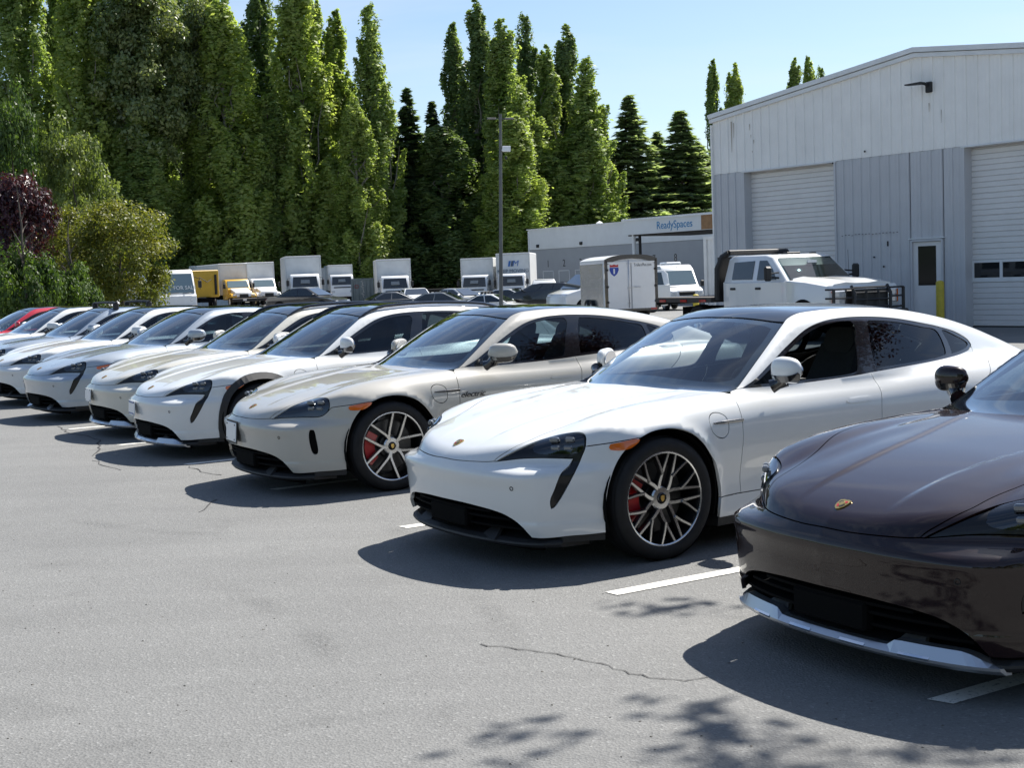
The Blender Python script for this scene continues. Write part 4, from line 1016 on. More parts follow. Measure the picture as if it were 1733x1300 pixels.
# tyre scuffs, stains and grit on the pavement
scuff=bpy.data.materials.new('rubber_scuff');scuff.use_nodes=True
def _scuff():
    nt=scuff.node_tree;L=nt.links;b=nt.nodes['Principled BSDF'];N=nt.nodes.new;out=nt.nodes['Material Output']
    b.inputs['Base Color'].default_value=(.045,.046,.047,1);b.inputs['Roughness'].default_value=.85
    t=N('ShaderNodeBsdfTransparent');mx=N('ShaderNodeMixShader');tc=N('ShaderNodeTexCoord');n=N('ShaderNodeTexNoise');n.inputs['Scale'].default_value=55;n.inputs['Detail'].default_value=7;n.inputs['Roughness'].default_value=.7
    n2=N('ShaderNodeTexNoise');n2.inputs['Scale'].default_value=1.6;n2.inputs['Detail'].default_value=4
    at=N('ShaderNodeAttribute');at.attribute_name='edge';m=N('ShaderNodeMath');m.operation='MULTIPLY';m2=N('ShaderNodeMath');m2.operation='MULTIPLY';r=N('ShaderNodeMapRange');r.inputs[1].default_value=.42;r.inputs[2].default_value=.75;r.inputs[4].default_value=.36
    r2=N('ShaderNodeMapRange');r2.inputs[1].default_value=.38;r2.inputs[2].default_value=.62
    L.new(tc.outputs['Object'],n.inputs['Vector']);L.new(tc.outputs['Object'],n2.inputs['Vector']);L.new(n.outputs[0],r.inputs[0]);L.new(n2.outputs[0],r2.inputs[0]);L.new(r.outputs[0],m.inputs[0]);L.new(r2.outputs[0],m.inputs[1]);L.new(m.outputs[0],m2.inputs[0]);L.new(at.outputs['Fac'],m2.inputs[1])
    L.new(m2.outputs[0],mx.inputs[0]);L.new(t.outputs[0],mx.inputs[1]);L.new(b.outputs[0],mx.inputs[2]);L.new(mx.outputs[0],out.inputs['Surface'])
_scuff()
def ribbon(pts,w,name,z=.0025):
    q=smooth_line(np.array([tuple(on_ground(*p)) for p in pts]),.08);v=[];f=[];e=[]
    for i,p in enumerate(q):
        t=q[min(i+1,len(q)-1)]-q[max(i-1,0)];t/=max(np.linalg.norm(t),1e-6);nn=np.array([-t[1],t[0],0])
        for k,a in enumerate((0,1,1,0)): v.append(tuple(p+nn*w*(k/1.5-1)+np.array([0,0,z])));e.append(a*min(1,i/6,(len(q)-1-i)/6))
    for i in range(len(q)-1):
        for k in range(3): f.append((4*i+k,4*i+k+1,4*i+k+5,4*i+k+4))
    me=bpy.data.meshes.new(name);me.from_pydata(v,[],[tuple(reversed(x)) for x in f]);a=me.attributes.new('edge','FLOAT','POINT');a.data.foreach_set('value',np.array(e,np.float32));tag(obj(name,me,None,scuff),kind='structure')
ribbon([(640,880),(720,935),(790,990),(850,1060),(890,1130)],.10,'tyre_mark');ribbon([(300,960),(420,1010),(520,1070),(590,1140)],.10,'tyre_mark',.0027)
ribbon([(380,1240),(560,1220),(760,1195),(960,1180)],.09,'tyre_mark',.0029);ribbon([(120,880),(260,900),(420,905),(560,900)],.10,'tyre_mark',.0031)
gv=[];gf=[];rgd=np.random.default_rng(3)
for i in range(260):
    u=rgd.uniform(0,1733);v_=rgd.uniform(760,1298);p=on_ground(u,v_);s_=rgd.uniform(.002,.007);a=rgd.uniform(0,6.28);k=len(gv)
    for j in range(3): gv.append((p.x+s_*math.cos(a+j*2.1)*rgd.uniform(.6,1.6),p.y+s_*math.sin(a+j*2.1)*rgd.uniform(.6,1.6),.001))
    gv.append((p.x,p.y,s_*.7));gf+=[(k,k+1,k+3),(k+1,k+2,k+3),(k+2,k,k+3)]
me=bpy.data.meshes.new('gravel_grit');me.from_pydata(gv,[],gf);tag(obj('gravel_grit',me,None,mat('grit',(.10,.092,.078),.9,var=.5,vscale=3)),kind='stuff')
# ---------------------------------------------------------------- warehouse
WP0=Vector((11.396,32.975,0));WTH=R(126.5);WD=Vector((math.cos(WTH),math.sin(WTH),0));WN=Vector((-math.sin(WTH),math.cos(WTH),0))
def wrib(col):
    return mat('wall_'+str(col),col,.55,0,0,.4,var=.05,vscale=.7)
wl_up=mat('upper_wall_paint',(.86,.84,.80),.5,var=.06,vscale=1.2);wl_lo=mat('lower_wall_paint',(.55,.55,.56),.5,var=.06,vscale=1.2);trimw=mat('roof_trim_paint',(.72,.73,.73),.5,var=.08,vscale=2)
doorw=mat('door_paint',(.73,.71,.69),.45,var=.05,vscale=2);bglass=mat('dark_window',(.012,.014,.016),.04,0,1);seal=mat('rubber_seal',(.02,.02,.02),.7);yellow=mat('yellow_bollard_paint',(.55,.43,.035),.5,var=.18,vscale=9)
rust=mat('rust_streak',(.30,.24,.17),.8)
wh=empty('warehouse',WP0,WTH,'large pale grey metal-clad warehouse with roller doors and a low gable roof','building')
# local axes: x along the wall (s), y towards the lot is +y?  -> WN points to the lot
def zroof(s): return 6.86-.117*abs(s-1.85)
S0,S1=-5.3,8.92
def wall_panel(s0,s1,z0,z1f,m,name='wall_panel'):
    """ribbed sheet from z0 up to z1f(s)"""
    prof=[];s=s0;n=max(1,round((s1-s0)/.288));dw=(s1-s0)/n
    for i in range(n):
        a=s0+i*dw
        prof+=[(a,0),(a+.018,.032),(a+.052,.032),(a+.07,0),(a+dw*.38,0),(a+dw*.40,.006),(a+dw*.44,.006),(a+dw*.46,0),(a+dw*.70,0),(a+dw*.72,.006),(a+dw*.76,.006),(a+dw*.78,0)]
    prof.append((s1,0));v=[];f=[]
    for a,d in prof: v+=[(a,d,z0),(a,d,z1f(a))]
    for i in range(len(prof)-1): f.append((2*i,2*i+1,2*i+3,2*i+2))
    me=bpy.data.meshes.new(name);me.from_pydata(v,[],f);return obj(name,me,wh,m)
zb=4.375
con=lambda h:(lambda s:h)
k=S0
while k<S1-.01:
    k2=min(k+1.58,S1);wall_panel(k,k2,zb,lambda s:zroof(s)-.02,wl_up);k=k2
dL=(4.45,7.74);dR=(-2.78,.50);pd=(1.10,2.06)
for a,b in ((dL[1]+.02,S1),(dL[0]-1.16,dL[0]-.02),(pd[1]+.02,dL[0]-1.16),(dR[1]+.02,pd[0]-.02),(S0,dR[0]-.02)): wall_panel(a,b,0,con(zb-.006),wl_lo)
wall_panel(pd[0],pd[1],2.20,con(zb-.006),wl_lo)
# side wall, roof
b=MB();b.box(((S0+S1)/2,-9.3,2.95),(S1-S0-.1,17.4,5.9));b.build('wall_core',wl_lo,wh)
b=MB();b.add([(S1,0,0),(S1,-18,0),(S1,-18,6),(S1,0,6)],[(0,3,2,1)]);b.build('side_wall',wl_up,wh)
rf=MB()
for a,c in ((S0-.12,1.85),(1.85,S1+.10)):
    rf.add([(a,.12,zroof(a)+.02),(c,.12,zroof(c)+.02),(c,-18,zroof(c)+.02),(a,-18,zroof(a)+.02),(a,.12,zroof(a)+.07),(c,.12,zroof(c)+.07),(c,-18,zroof(c)+.07),(a,-18,zroof(a)+.07)],[(0,3,2,1),(4,5,6,7),(0,1,5,4),(1,2,6,5),(2,3,7,6),(3,0,4,7)])
rf.build('roof',trimw,wh)
for off,h,dp in ((.07,.12,.10),(-.07,.10,.06)):
    fb=MB()
    for a,c in ((S0-.12,1.85),(1.85,S1+.06)):
        fb.add([(a,0,zroof(a)+off-h),(c,0,zroof(c)+off-h),(c,dp+.036,zroof(c)+off-h),(a,dp+.036,zroof(a)+off-h),(a,0,zroof(a)+off),(c,0,zroof(c)+off),(c,dp+.036,zroof(c)+off),(a,dp+.036,zroof(a)+off)],[(0,3,2,1),(4,5,6,7),(0,1,5,4),(1,2,6,5),(2,3,7,6),(3,0,4,7)])
    fb.build('fascia_trim',trimw,wh)
MB().box((S1+.01,.02,2.9),(.05,.12,5.8)).build('corner_trim',wl_up,wh)
# roller doors
def roller(s0,s1,ztop,windows):
    d=MB().box(((s0+s1)/2,-.30,ztop/2),(s1-s0,.02,ztop)).build('roller_door',doorw,wh)
    z=.02;i=0;h=.535
    while z<ztop-.02:
        z1=min(z+h,ztop)
        if windows and i==2:
            pnl=MB().box(((s0+s1)/2,-.27,z+.055),(s1-s0-.01,.05,.10)).box(((s0+s1)/2,-.27,z1-.035),(s1-s0-.01,.05,.06))
            a=s1
            for c in (s1-.035,(s1+s0)/2+.82,(s1+s0)/2,(s1+s0)/2-.82,s0+.035): pnl.box((c,-.27,(z+z1)/2),(.075,.048,z1-z-.02))
            pnl.build('door_panel',trimw,d)
            for c,w in (((s1+(s1+s0)/2+.82)/2-.01,.73),((s1+s0)/2+.41,.75),((s1+s0)/2-.41,.75),((s0+(s1+s0)/2-.82)/2,.73)): MB().box((c,-.272,(z+.105+z1-.065)/2),(w,.012,z1-z-.17)).build('window_pane',bglass,d)
        else:
            pn=MB();zz=z+.004;n=4
            for q in range(n):
                hh=(z1-z-.008)/n;pn.loft([[(x,-.285,zz+hh*q),(x,-.262,zz+hh*q+.012),(x,-.262,zz+hh*(q+1)-.018),(x,-.285,zz+hh*(q+1)-.002)] for x in(s0+.005,s1-.005)],smooth=False)
            pn.build('door_panel',doorw,d)
        z=z1;i+=1
    MB().box(((s0+s1)/2,-.268,.012),(s1-s0,.06,.024)).build('door_seal',seal,d)
    for s in (s0,s1): MB().box((s+(.0 if s==s0 else 0),-.135,ztop/2),(.06,.34,ztop)).build('door_jamb',wl_lo,wh)
    MB().box(((s0+s1)/2,-.13,ztop+.01),(s1-s0+.12,.36,.035)).build('door_header',trimw,wh)
roller(*dL,4.35,False);roller(*dR,4.35,True)
# personnel door
pdr=MB().box(((pd[0]+pd[1])/2,-.03,1.065),(pd[1]-pd[0]-.1,.05,2.13)).build('entry_door',doorw,wh)
fr=MB();c=(pd[0]+pd[1])/2;w=(pd[1]-pd[0])/2
for s in(-1,1): fr.box((c+s*(w-.025),-.0,1.09),(.05,.11,2.18))
fr.box((c,0,2.165),(2*w-.1,.11,.05));fr.build('door_frame',wl_lo,wh)
MB().box((c,.012,2.215),(2*w+.1,.09,.03)).build('door_drip_cap',trimw,wh)
MB().box((c+.02,-.006,1.535),(.53,.012,.98)).build('door_window',mat('door_glass',(.010,.012,.014),.08,0,0,.25),pdr)
g=MB().box((c-.36,.02,1.07),(.14,.05,.03),bev=.008).box((c-.33,.005,1.07),(.04,.03,.10));g.build('door_handle',M_['chrome'],pdr)
# small fittings on the wall
for s,z,hh in ((2.76,2.13,.13),(3.44,4.53,.05),(2.9,1.55,.05),(3.2,1.8,.04),(4.5,4.33,.05)): MB().box((s,.035,z),(.05,.03,hh),bev=.01).build('wall_bracket',M_['matte'],wh)
for q in range(17):
    MB().box((4.22-q*.11,.036,2.40+random.uniform(-.015,.015)),(.05,.006,.014)).build('wall_screw',M_['matte'],wh)
rs=MB()
for s,z0,ln,w in ((8.15,5.9,.95,.018),(8.06,5.85,.5,.012),(7.45,5.75,.25,.012),(7.40,5.45,.18,.01),(7.30,5.3,.2,.012),(7.36,5.0,.14,.01),(1.45,5.6,.3,.012),(1.1,5.4,.4,.008)):
    rs.add([(s-w,.036,z0-.08),(s+w,.036,z0-.08),(s+w*.4,.036,z0-ln),(s-w*.2,.036,z0-ln)],[(0,1,2,3)])
rs.build('rust_stain',rust,wh)
wlm=empty('wall_lamp',WP0+WD*1.42+WN*.03,WTH,'black wall-mounted floodlight high on the warehouse gable','wall lamp')
wlm.location.z=0
MB().box((0,.04,5.90),(.17,.10,.26),bev=.02).build('lamp_base',M_['matte'],wlm)
MB().tube([(0,.06,5.92),(.02,.18,5.98),(.05,.26,5.99)],.035,8).build('lamp_arm',M_['matte'],wlm)
lh=MB();lh.loft([[(.02,.16,5.96),(.02,.36,5.96),(.02,.36,6.02),(.02,.16,6.02)],[(.50,.18,5.985),(.50,.34,5.985),(.50,.34,6.015),(.50,.18,6.015)]],smooth=False);lh.build('lamp_head',M_['matte'],wlm)
def bollard(p,h,r,label,z=0):
    b=MB().lathe([(r,0),(r,h-.04),(r*.9,h-.012),(r*.5,h+.01),(0,h+.014)],20);o=b.build('bollard',yellow,None);o.location=(p[0],p[1],z)
    return tag(o,label,'bollard','yellow bollards')
def wpt(s,w,z=0): return WP0+WD*s+WN*w+Vector((0,0,z))
p=at_depth(1591,500,32.2);bollard(p,1.17,.095,'tall yellow bollard beside the grey entry door of the warehouse')
p=at_depth(1177.5,500,47);bollard(p,.80,.105,'yellow bollard behind the flatbed, nearer the white van')
p=at_depth(1228,500,41);bollard(p,.98,.085,'yellow bollard at the left end of the warehouse front')
# ---------------------------------------------------------------- generic vehicles
def shrink(poly,d):
    c=np.mean(poly,0);q=np.array(poly,float);v=q-c;L=np.linalg.norm(v,axis=1,keepdims=True);return q-v/np.maximum(L,1e-6)*d
def slab(prof,w,r=.06,top_in=0,zref=(0,1)):
    """profile (x,z) extruded across y with rounded edges; top_in = how much narrower at the top"""
    P=np.array(prof,float);secs=[]
    def sec(y,d):
        q=shrink(P,d);o=[]
        for x,z in q:
            t=min(1,max(0,(z-zref[0])/(zref[1]-zref[0])));o.append((x,y*(1-top_in*t),z))
        return o
    for y,d in ((-w,r),(-w+r*.3,r*.3),(-w+r,0),(w-r,0),(w-r*.3,r*.3),(w,r)): secs.append(sec(y,d))
    return MB().loft(secs)
def poly_panel(pts,n,d):
    v=[tuple(Vector(p)+Vector(n)*d) for p in pts]+[tuple(Vector(p)-Vector(n)*.004) for p in pts];k=len(pts)
    f=[tuple(range(k)),tuple(reversed(range(k,2*k)))]+[(i,k+i,k+(i+1)%k,(i+1)%k) for i in range(k)];return MB().add(v,f)
carglass=mat('car_window',(.018,.024,.028),.03,0,1,coat_rough=0);carglass2=mat('pale_car_window',(.16,.22,.24),.05,0,1)
def simple_wheel(root,x,y,r,w=.2,rimr=.65,rim=None):
    e=bpy.data.objects.new('wheel',None);COL.objects.link(e);e.parent=root;e.location=(x,y,r);e.empty_display_size=.2
    if y<0: e.rotation_euler=(0,0,math.pi)
    key=(r,w,rimr)
    if key not in SW:
        t=MB().lathe([(r*rimr,w*.45),(r*.92,w*.5),(r,w*.36),(r,-w*.4),(r*.9,-w*.5),(r*rimr,-w*.4)],24,'y',closed=True)
        q=MB().lathe([(0,w*.36),(r*.16,w*.38),(r*.2,w*.30),(r*rimr*.9,w*.34),(r*rimr,w*.44),(r*rimr,w*.30)],24,'y')
        for k in range(5):
            a=k*72;q.prism(poly_strip([pol(r*.1,a),pol(r*rimr*.95,a)],r*.07,r*.05),w*.33,w*.41,'y')
        SW[key]=(t.mesh('tyre'),q.mesh('rim'))
        for m in SW[key]:
            bm=bmesh.new();bm.from_mesh(m);bmesh.ops.recalc_face_normals(bm,faces=bm.faces);bm.to_mesh(m);bm.free()
    obj('tyre',SW[key][0],e,M_['rubber']);obj('rim',SW[key][1],e,rim or M_['alloy']);return e
SW={}
tail=mat('tail_lamp',(.35,.01,.012),.15,0,1);hlamp=mat('head_lamp',(.62,.65,.68),.08,.2,1)
def sedan(label,loc,rz,col,L=4.75,Wd=.9,Hh=1.45,style='sedan',group='cars parked in the lot behind',rack=False,name='parked_car',glassm=None):
    """front towards +x"""
    root=empty(name,loc,rz,label,'car',group);h=L/2;k=Hh/1.45
    if style=='sedan':
        body=[(h,.30),(h,.55),(h-.06,.68),(h-.55,.80*k),(h-1.35,.92*k),(-h+.95,.96*k),(-h+.12,.93*k),(-h,.75),(-h+.02,.32),(-h+.2,.22),(h-.2,.2)]
        gh=[(h-1.15,.90*k),(h-2.05,1.40*k),(h-2.7,Hh),(-h+1.75,1.42*k),(-h+.75,.95*k)];A=(h-1.25,h-2.05);Cc=(-h+1.65,-h+.85)
    elif style=='suv':
        body=[(h,.35),(h,.75),(h-.08,.92),(h-.9,1.05*k),(h-1.25,1.10*k),(-h+.1,1.12*k),(-h,.9),(-h+.02,.4),(-h+.2,.28),(h-.2,.27)]
        gh=[(h-1.15,1.02*k),(h-1.95,1.38*k),(h-2.5,Hh),(-h+.7,Hh-.02),(-h+.35,1.35*k),(-h+.08,1.08*k)];A=(h-1.25,h-1.98);Cc=(-h+.6,-h+.2)
    else: # van
        body=[(h,.40),(h,.85),(h-.1,1.02),(h-.75,1.2),(h-.9,1.25),(-h+.02,1.25),(-h,.9),(-h+.02,.4),(-h+.2,.3),(h-.2,.3)]
        gh=[(h-.65,1.15),(h-1.5,Hh-.15),(h-1.85,Hh),(-h+.25,Hh),(-h+.05,Hh-.15),(-h+.02,1.2)];A=(h-.75,h-1.5);Cc=(-h+.4,-h+.2)
    slab(body,Wd,.11).build('body',col,root)
    zb_=gh[0][1];zt=Hh;ti=.24 if style!='van' else .10
    slab(gh,Wd-.05,.09,ti,(zb_,zt)).build('cabin',col,root)
    gm=glassm or carglass
    def sy(z): t=min(1,max(0,(z-zb_)/(zt-zb_)));return (Wd-.05)*(1-ti*t)
    z0=zb_+.07;z1=zt-.10
    xf0,xf1=A;xr1,xr0=Cc
    npan=3 if style!='sedan' else 2
    xsb=np.linspace(xf0-.05,xr0+.12,npan+1);xst=np.linspace(xf1-.08,xr1+.0,npan+1)
    for sg in(-1,1):
        for i in range(npan):
            a,b2=xsb[i]-.03,xsb[i+1]+.03;c_,d_=xst[i+1]+.03,xst[i]-.03
            pts=[(a,sg*sy(z0),z0),(b2,sg*sy(z0),z0),(c_,sg*sy(z1),z1),(d_,sg*sy(z1),z1)]
            poly_panel(pts,(0,sg,ti*.4),.008).build('side_window',gm,root)
        for x in (h-1.35,-.35):
            if sg: pass
        MB().box((h-1.45,sg*(Wd+.08),zb_+.12),(.12,.2,.14),bev=.04).build('side_mirror',col,root)
        MB().box((h-.10,sg*(Wd-.28),body[1][1]+.06),(.14,.34,.13),bev=.04).build('headlight',hlamp,root)
        MB().box((-h+.06,sg*(Wd-.22),body[-4][1]+.02 if style=='sedan' else .95),(.12,.30,.16 if style=='sedan' else .34),bev=.03).build('tail_light',tail,root)
        for j in (.18,.60):
            MB().box((h-1.45-(L-2.4)*j-.3,sg*(Wd-.002),.78*k if style=='sedan' else .95),(.2,.02,.025)).build('door_handle',col,root)
    w1,w2=sy(z0)-.08,sy(z1)-.10
    x0=xf0+.05-.02;x1=xf1+.02
    poly_panel([(x0-.0,-w1,z0),(x0,w1,z0),(x1,w2,z1+.03),(x1,-w2,z1+.03)],((z1-z0),0,(x0-x1)) and Vector((z1-z0,0,x0-x1)).normalized(),.03).build('windshield',gm,root)
    n=Vector((-(z1-z0),0,xr1-xr0)).normalized();poly_panel([(xr0-.02,w1,z0),(xr0-.02,-w1,z0),(xr1-.04,-w2,z1+.02),(xr1-.04,w2,z1+.02)],n,.05).build('rear_window',gm,root)
    MB().box((h-.02,0,.48),(.06,Wd*1.0,.16),bev=.02).build('grille',M_['matte'],root)
    r=.33 if style=='sedan' else .37
    ar=MB()
    for x in (h-.92,-h+1.0):
        for sg in(-1,1):
            ar.prism([(x+(r+.06)*math.cos(a),r+(r+.06)*math.sin(a)) for a in np.linspace(-.3,math.pi+.3,16)],sg*(Wd-.2),sg*(Wd+.004),'y');simple_wheel(root,x,sg*(Wd-.09),r)
    ar.build('wheel_arch',M_['void'],root)
    if rack:
        b=MB()
        for x in (h-2.5,-h+1.9): b.tube([(x,-.6,Hh+.10),(x,.6,Hh+.10)],.03,6);b.box((x,-.55,Hh+.03),(.12,.08,.16));b.box((x,.55,Hh+.03),(.12,.08,.16))
        b.build('roof_rack',M_['matte'],root)
    return root
def box_truck(label,loc,rz,style='cabover',boxh=3.6,boxw=1.22,col=None,boxcol=None,L=6.0,logo=False,cabcol2=None,group='box trucks parked before the trees'):
    root=empty('box_truck',loc,rz,label,'truck',group);col=col or MATS['truck_white'];boxcol=boxcol or MATS['box_white'];hl=0
    f0=0.0   # front bumper at x=0, truck extends to -x
    bx=-1.75 if style=='cabover' else -2.9
    bz=1.0
    b=MB().box((bx-L/2,0,(bz+boxh)/2),(L,2*boxw,boxh-bz),bev=.05).build('cargo_box',boxcol,root)
    e=MB();
    for sg in(-1,1): e.box((bx+.012,sg*(boxw-.05),(bz+boxh)/2),(.05,.12,boxh-bz-.02),bev=.015)
    e.box((bx+.012,0,boxh-.07),(.06,2*boxw-.02,.15),bev=.03);e.build('box_edge_trim',MATS['box_trim'],b)
    if style=='cabover':
        prof=[(0,.55),(.02,1.15),(-.12,1.55),(-.42,2.28),(-.62,2.42),(-1.55,2.42),(-1.6,.55)]
        slab(prof,1.02,.10).build('cab',col,root)
        n=Vector((.95,0,.36)).normalized();ws=poly_panel([(-.09,-.90,1.50),(-.09,.90,1.50),(-.39,.82,2.22),(-.39,-.82,2.22)],n,.03).build('windshield',carglass,root)
        poly_panel([(-.145,-.32,1.74),(-.145,.32,1.74),(-.24,.30,1.98),(-.24,-.30,1.98)],n,.072).build('sun_shade',MATS['van_grey'],ws)
        MB().box((-.0,0,1.28),(.06,1.5,.10),bev=.02).build('cab_grille',M_['matte'],root)
        for sg in(-1,1):
            q=MB().tube([(-.15,sg*1.0,2.15),(0,sg*1.22,2.12),(0,sg*1.24,1.45)],.018,6);q.box((.0,sg*1.23,1.80),(.10,.20,.40),bev=.03);q.build('side_mirror',M_['matte'],root)
            MB().box((.01,sg*.80,.92),(.08,.30,.20),bev=.03).build('headlight',hlamp,root)
            poly_panel([(-.30,sg*1.015,1.5),(-1.15,sg*1.015,1.5),(-1.15,sg*1.0,2.2),(-.52,sg*1.0,2.2)],(0,sg,0),.012).build('side_window',carglass,root)
        MB().box((.05,0,.58),(.16,2.05,.26),bev=.03).build('bumper',col,root)
        wx=(-.75,-4.6)
    else:
        c2=cabcol2 or col
        prof=[(-1.35,.6),(-1.30,1.45),(-1.55,1.62),(-1.95,2.20),(-2.1,2.28),(-2.75,2.28),(-2.8,.6)];slab(prof,.98,.09).build('cab',c2,root)
        hood=[(.0,.85),(-.02,1.12),(-.15,1.26),(-1.5,1.56),(-1.5,.8)];slab(hood,.72,.09).build('hood',col,root)
        for sg in(-1,1):
            fd=MB();fd.loft([[(x,sg*.60,.80),(x,sg*.60,zz),(x,sg*1.0,zz-.08),(x,sg*1.05,.80)] for x,zz in ((0.0,1.0),(-.3,1.18),(-.8,1.22),(-1.35,1.12))],smooth=False);fd.build('front_fender',c2,root)
            MB().box((-.02,sg*.80,.98),(.10,.24,.15),bev=.04).build('headlight',hlamp,root)
            q=MB().tube([(-1.6,sg*.98,1.9),(-1.35,sg*1.22,1.9),(-1.35,sg*1.22,1.5)],.015,6);q.box((-1.35,sg*1.22,1.75),(.08,.18,.38),bev=.02);q.build('side_mirror',M_['matte'],root)
            poly_panel([(-1.75,sg*.985,1.55),(-2.55,sg*.985,1.55),(-2.55,sg*.975,2.1),(-2.0,sg*.975,2.1)],(0,sg,0),.012).build('side_window',carglass,root)
        n=Vector((.82,0,.57)).normalized();poly_panel([(-1.53,-.88,1.60),(-1.53,.88,1.60),(-1.90,.80,2.13),(-1.90,-.80,2.13)],n,.04).build('windshield',carglass2,root)
        gg=MB()
        for i in range(6): gg.box((.012,0,.90+i*.045),(.03,.62,.022))
        gg.build('grille',M_['skid'],root)
        MB().box((.02,0,.90),(.02,.72,.32)).build('grille_surround',M_['matte'],root)
        MB().box((.10,0,.58),(.2,2.1,.30),bev=.04).build('bumper',M_['matte'],root)
        MB().box((.205,0,.60),(.01,.3,.15)).build('number_plate',M_['plate'],root)
        wx=(-.75,-6.0)
    ch=MB().box((bx-L/2+.5,0,.78),(L+1.5,.9,.3));ch.box((bx-L/2,0,.95),(L-.2,2.2,.1));ch.build('chassis',M_['void'],root)
    for x in wx:
        for sg in(-1,1): simple_wheel(root,x,sg*.88,.46,.26,.55,MATS['truck_white'])
    return root,b
mat('van_grey',(.22,.24,.25),.5);mat('truck_white',(.74,.75,.75),.35,0,.5,var=.05,vscale=2);mat('box_white',(.66,.67,.66),.5,var=.10,vscale=1.5);mat('box_trim',(.55,.56,.56),.4,.3);mat('truck_yellow',(.62,.36,.02),.4,0,.5,var=.08,vscale=2)
P_=dict(black=paint('car_black',(.010,.011,.014)),white=paint('car_white',(.72,.73,.72)),silver=paint('car_silver',(.42,.44,.45),.5,.35),grey=paint('car_grey',(.16,.175,.18),.4,.35),dark=paint('car_dark_blue',(.03,.04,.055),.2,.35))
def face(u,d,v=500):
    """ground position seen at image column u and distance d"""
    p=at_depth(u,v,d);return Vector((p.x,d,gz(p.x,d)))
toC=lambda p,off=0:math.atan2(-p.y,-p.x)+R(off)
# trucks facing us
def put_truck(u,d,off,**k):
    p=face(u,d);r,b=box_truck(loc=p,rz=toC(p,off),**k);return r,b
put_truck(413,111,16,label='yellow and white bonneted truck with white box behind it',style='bonnet',boxh=3.6,cabcol2=MATS['truck_yellow'],L=7)
put_truck(456,113,14,label='white bonneted box truck between the yellow truck and the tall white truck',style='bonnet',boxh=3.65,L=7)
put_truck(518,97,4,label='tall white cab-over box truck behind the black sedan',boxh=3.72,boxw=1.28)
put_truck(580,122,4,label='small white cab-over truck beside the grey shipping container',boxh=3.3,boxw=1.1)
put_truck(670,101,3,label='white cab-over box truck right of the grey shipping container',boxh=3.68,boxw=1.28)
put_truck(803,106,-9,label='white cab-over box truck just left of the lamp post',boxh=3.75,boxw=1.28)
kt,kb=put_truck(866,104,-6,label='white box truck with blue logo and lettering above its cab',boxh=4.0,boxw=1.30)
blue=mat('logo_blue',(.03,.14,.42),.5);greyl=mat('logo_grey',(.06,.09,.14),.5)
text('lettering','KEEP MOVING',.38,greyl,(-1.75+.045,0,2.62),(R(90),0,R(90)),kt,ext=.004)
text('logo','M',.62,blue,(-1.75+.045,.18,3.18),(R(90),0,R(90)),kt,ext=.004,shear=.2)
for i in range(2):
    MB().loft([[(-1.712,-.18-.21*i,2.98),(-1.712,-.02-.21*i,2.98),(-1.706,-.02-.21*i,2.98),(-1.706,-.18-.21*i,2.98)],[(-1.712,-.10-.21*i,3.40),(-1.712,.06-.21*i,3.40),(-1.706,.06-.21*i,3.40),(-1.706,-.10-.21*i,3.40)]],smooth=False).build('logo_bar',blue if i else greyl,kt)
# yellow box body beside
p=face(349,104);yt=empty('yellow_truck',p,toC(p,25),'yellow box truck body with black chassis behind the for-sale van','truck','box trucks parked before the trees')
MB().box((-3.2,0,1.98),(6,2.4,2.05),bev=.05).build('cargo_box',MATS['truck_yellow'],yt);MB().box((-3,0,.75),(6.4,1.0,.35)).build('chassis',M_['void'],yt)
MB().box((-.16,.9,1.9),(.10,.16,1.5)).tube([(-.1,.5,2.3),(.1,.1,2.1),(0,-.5,2.5)],.03,6).build('air_hose',M_['matte'],yt)
for x in(-1,-5):
    for sg in(-1,1): simple_wheel(yt,x,sg*.95,.48,.28,.55,MATS['truck_white'])
# shipping container, long white boxes behind
cont=mat('container_grey',(.16,.20,.215),.6,var=.2,vscale=2)
def container(label,p,rz,size,m,cat='container',name='shipping_container'):
    root=empty(name,p,rz,label,cat);l,w,h=size
    prof=[]
    b=MB();n=int(w/.28)
    for i in range(n):
        a=-w/2+i*w/n;q=w/n;prof+=[(a,0),(a+q*.15,-.03),(a+q*.5,-.03),(a+q*.65,0)]
    prof.append((w/2,0));v=[];f=[]
    for a,d in prof: v+=[(d,a,.12),(d,a,h-.1)]
    for i in range(len(prof)-1): f.append((2*i,2*i+2,2*i+3,2*i+1))
    b.add(v,f);b.build('end_wall',m,root,fix=False)
    for sg in(-1,1): MB().box((-l/2,sg*(w/2-.02),h/2),(l,.05,h-.06)).build('side_wall',m,root)
    MB().box((-l/2,0,h-.03),(l,w,.06)).build('roof',m,root)
    for sg in(-1,1): MB().box((.0,sg*(w/2-.06),h/2),(.12,.14,h)).build('corner_post',m,root)
    for z in(.07,h-.07): MB().box((.0,0,z),(.10,w-.26,.14)).build('end_rail',m,root)
    return root
p=face(614,108);ct=container('grey-blue shipping container with graffiti between two box trucks',p,toC(p,0),(6,1.75,2.0),cont);ct.location.z=-.05
gr=MB()
for k in range(7): gr.tube([(.012,.15-.1*random.random(),.5+.19*k),(.012,-.12+.2*random.random(),.62+.19*k),(.012,.12*random.random(),.72+.19*k)],.02,4)
gr.build('graffiti',M_['plate'],ct);MB().tube([(.012,-.45+.14*math.cos(a),1.38+.13*math.sin(a)) for a in np.linspace(0,6,12)],.018,4).build('graffiti',tail,ct)
p=face(553,128);container('pale ribbed container partly hidden behind the tall white truck',p,toC(p,0),(6,2.3,3.1),MATS['box_trim'])
p=face(360,128);container('long white box trailer behind the yellow truck',p,toC(p,0),(6,4.0,3.75),MATS['box_white'],'trailer','box_trailer')
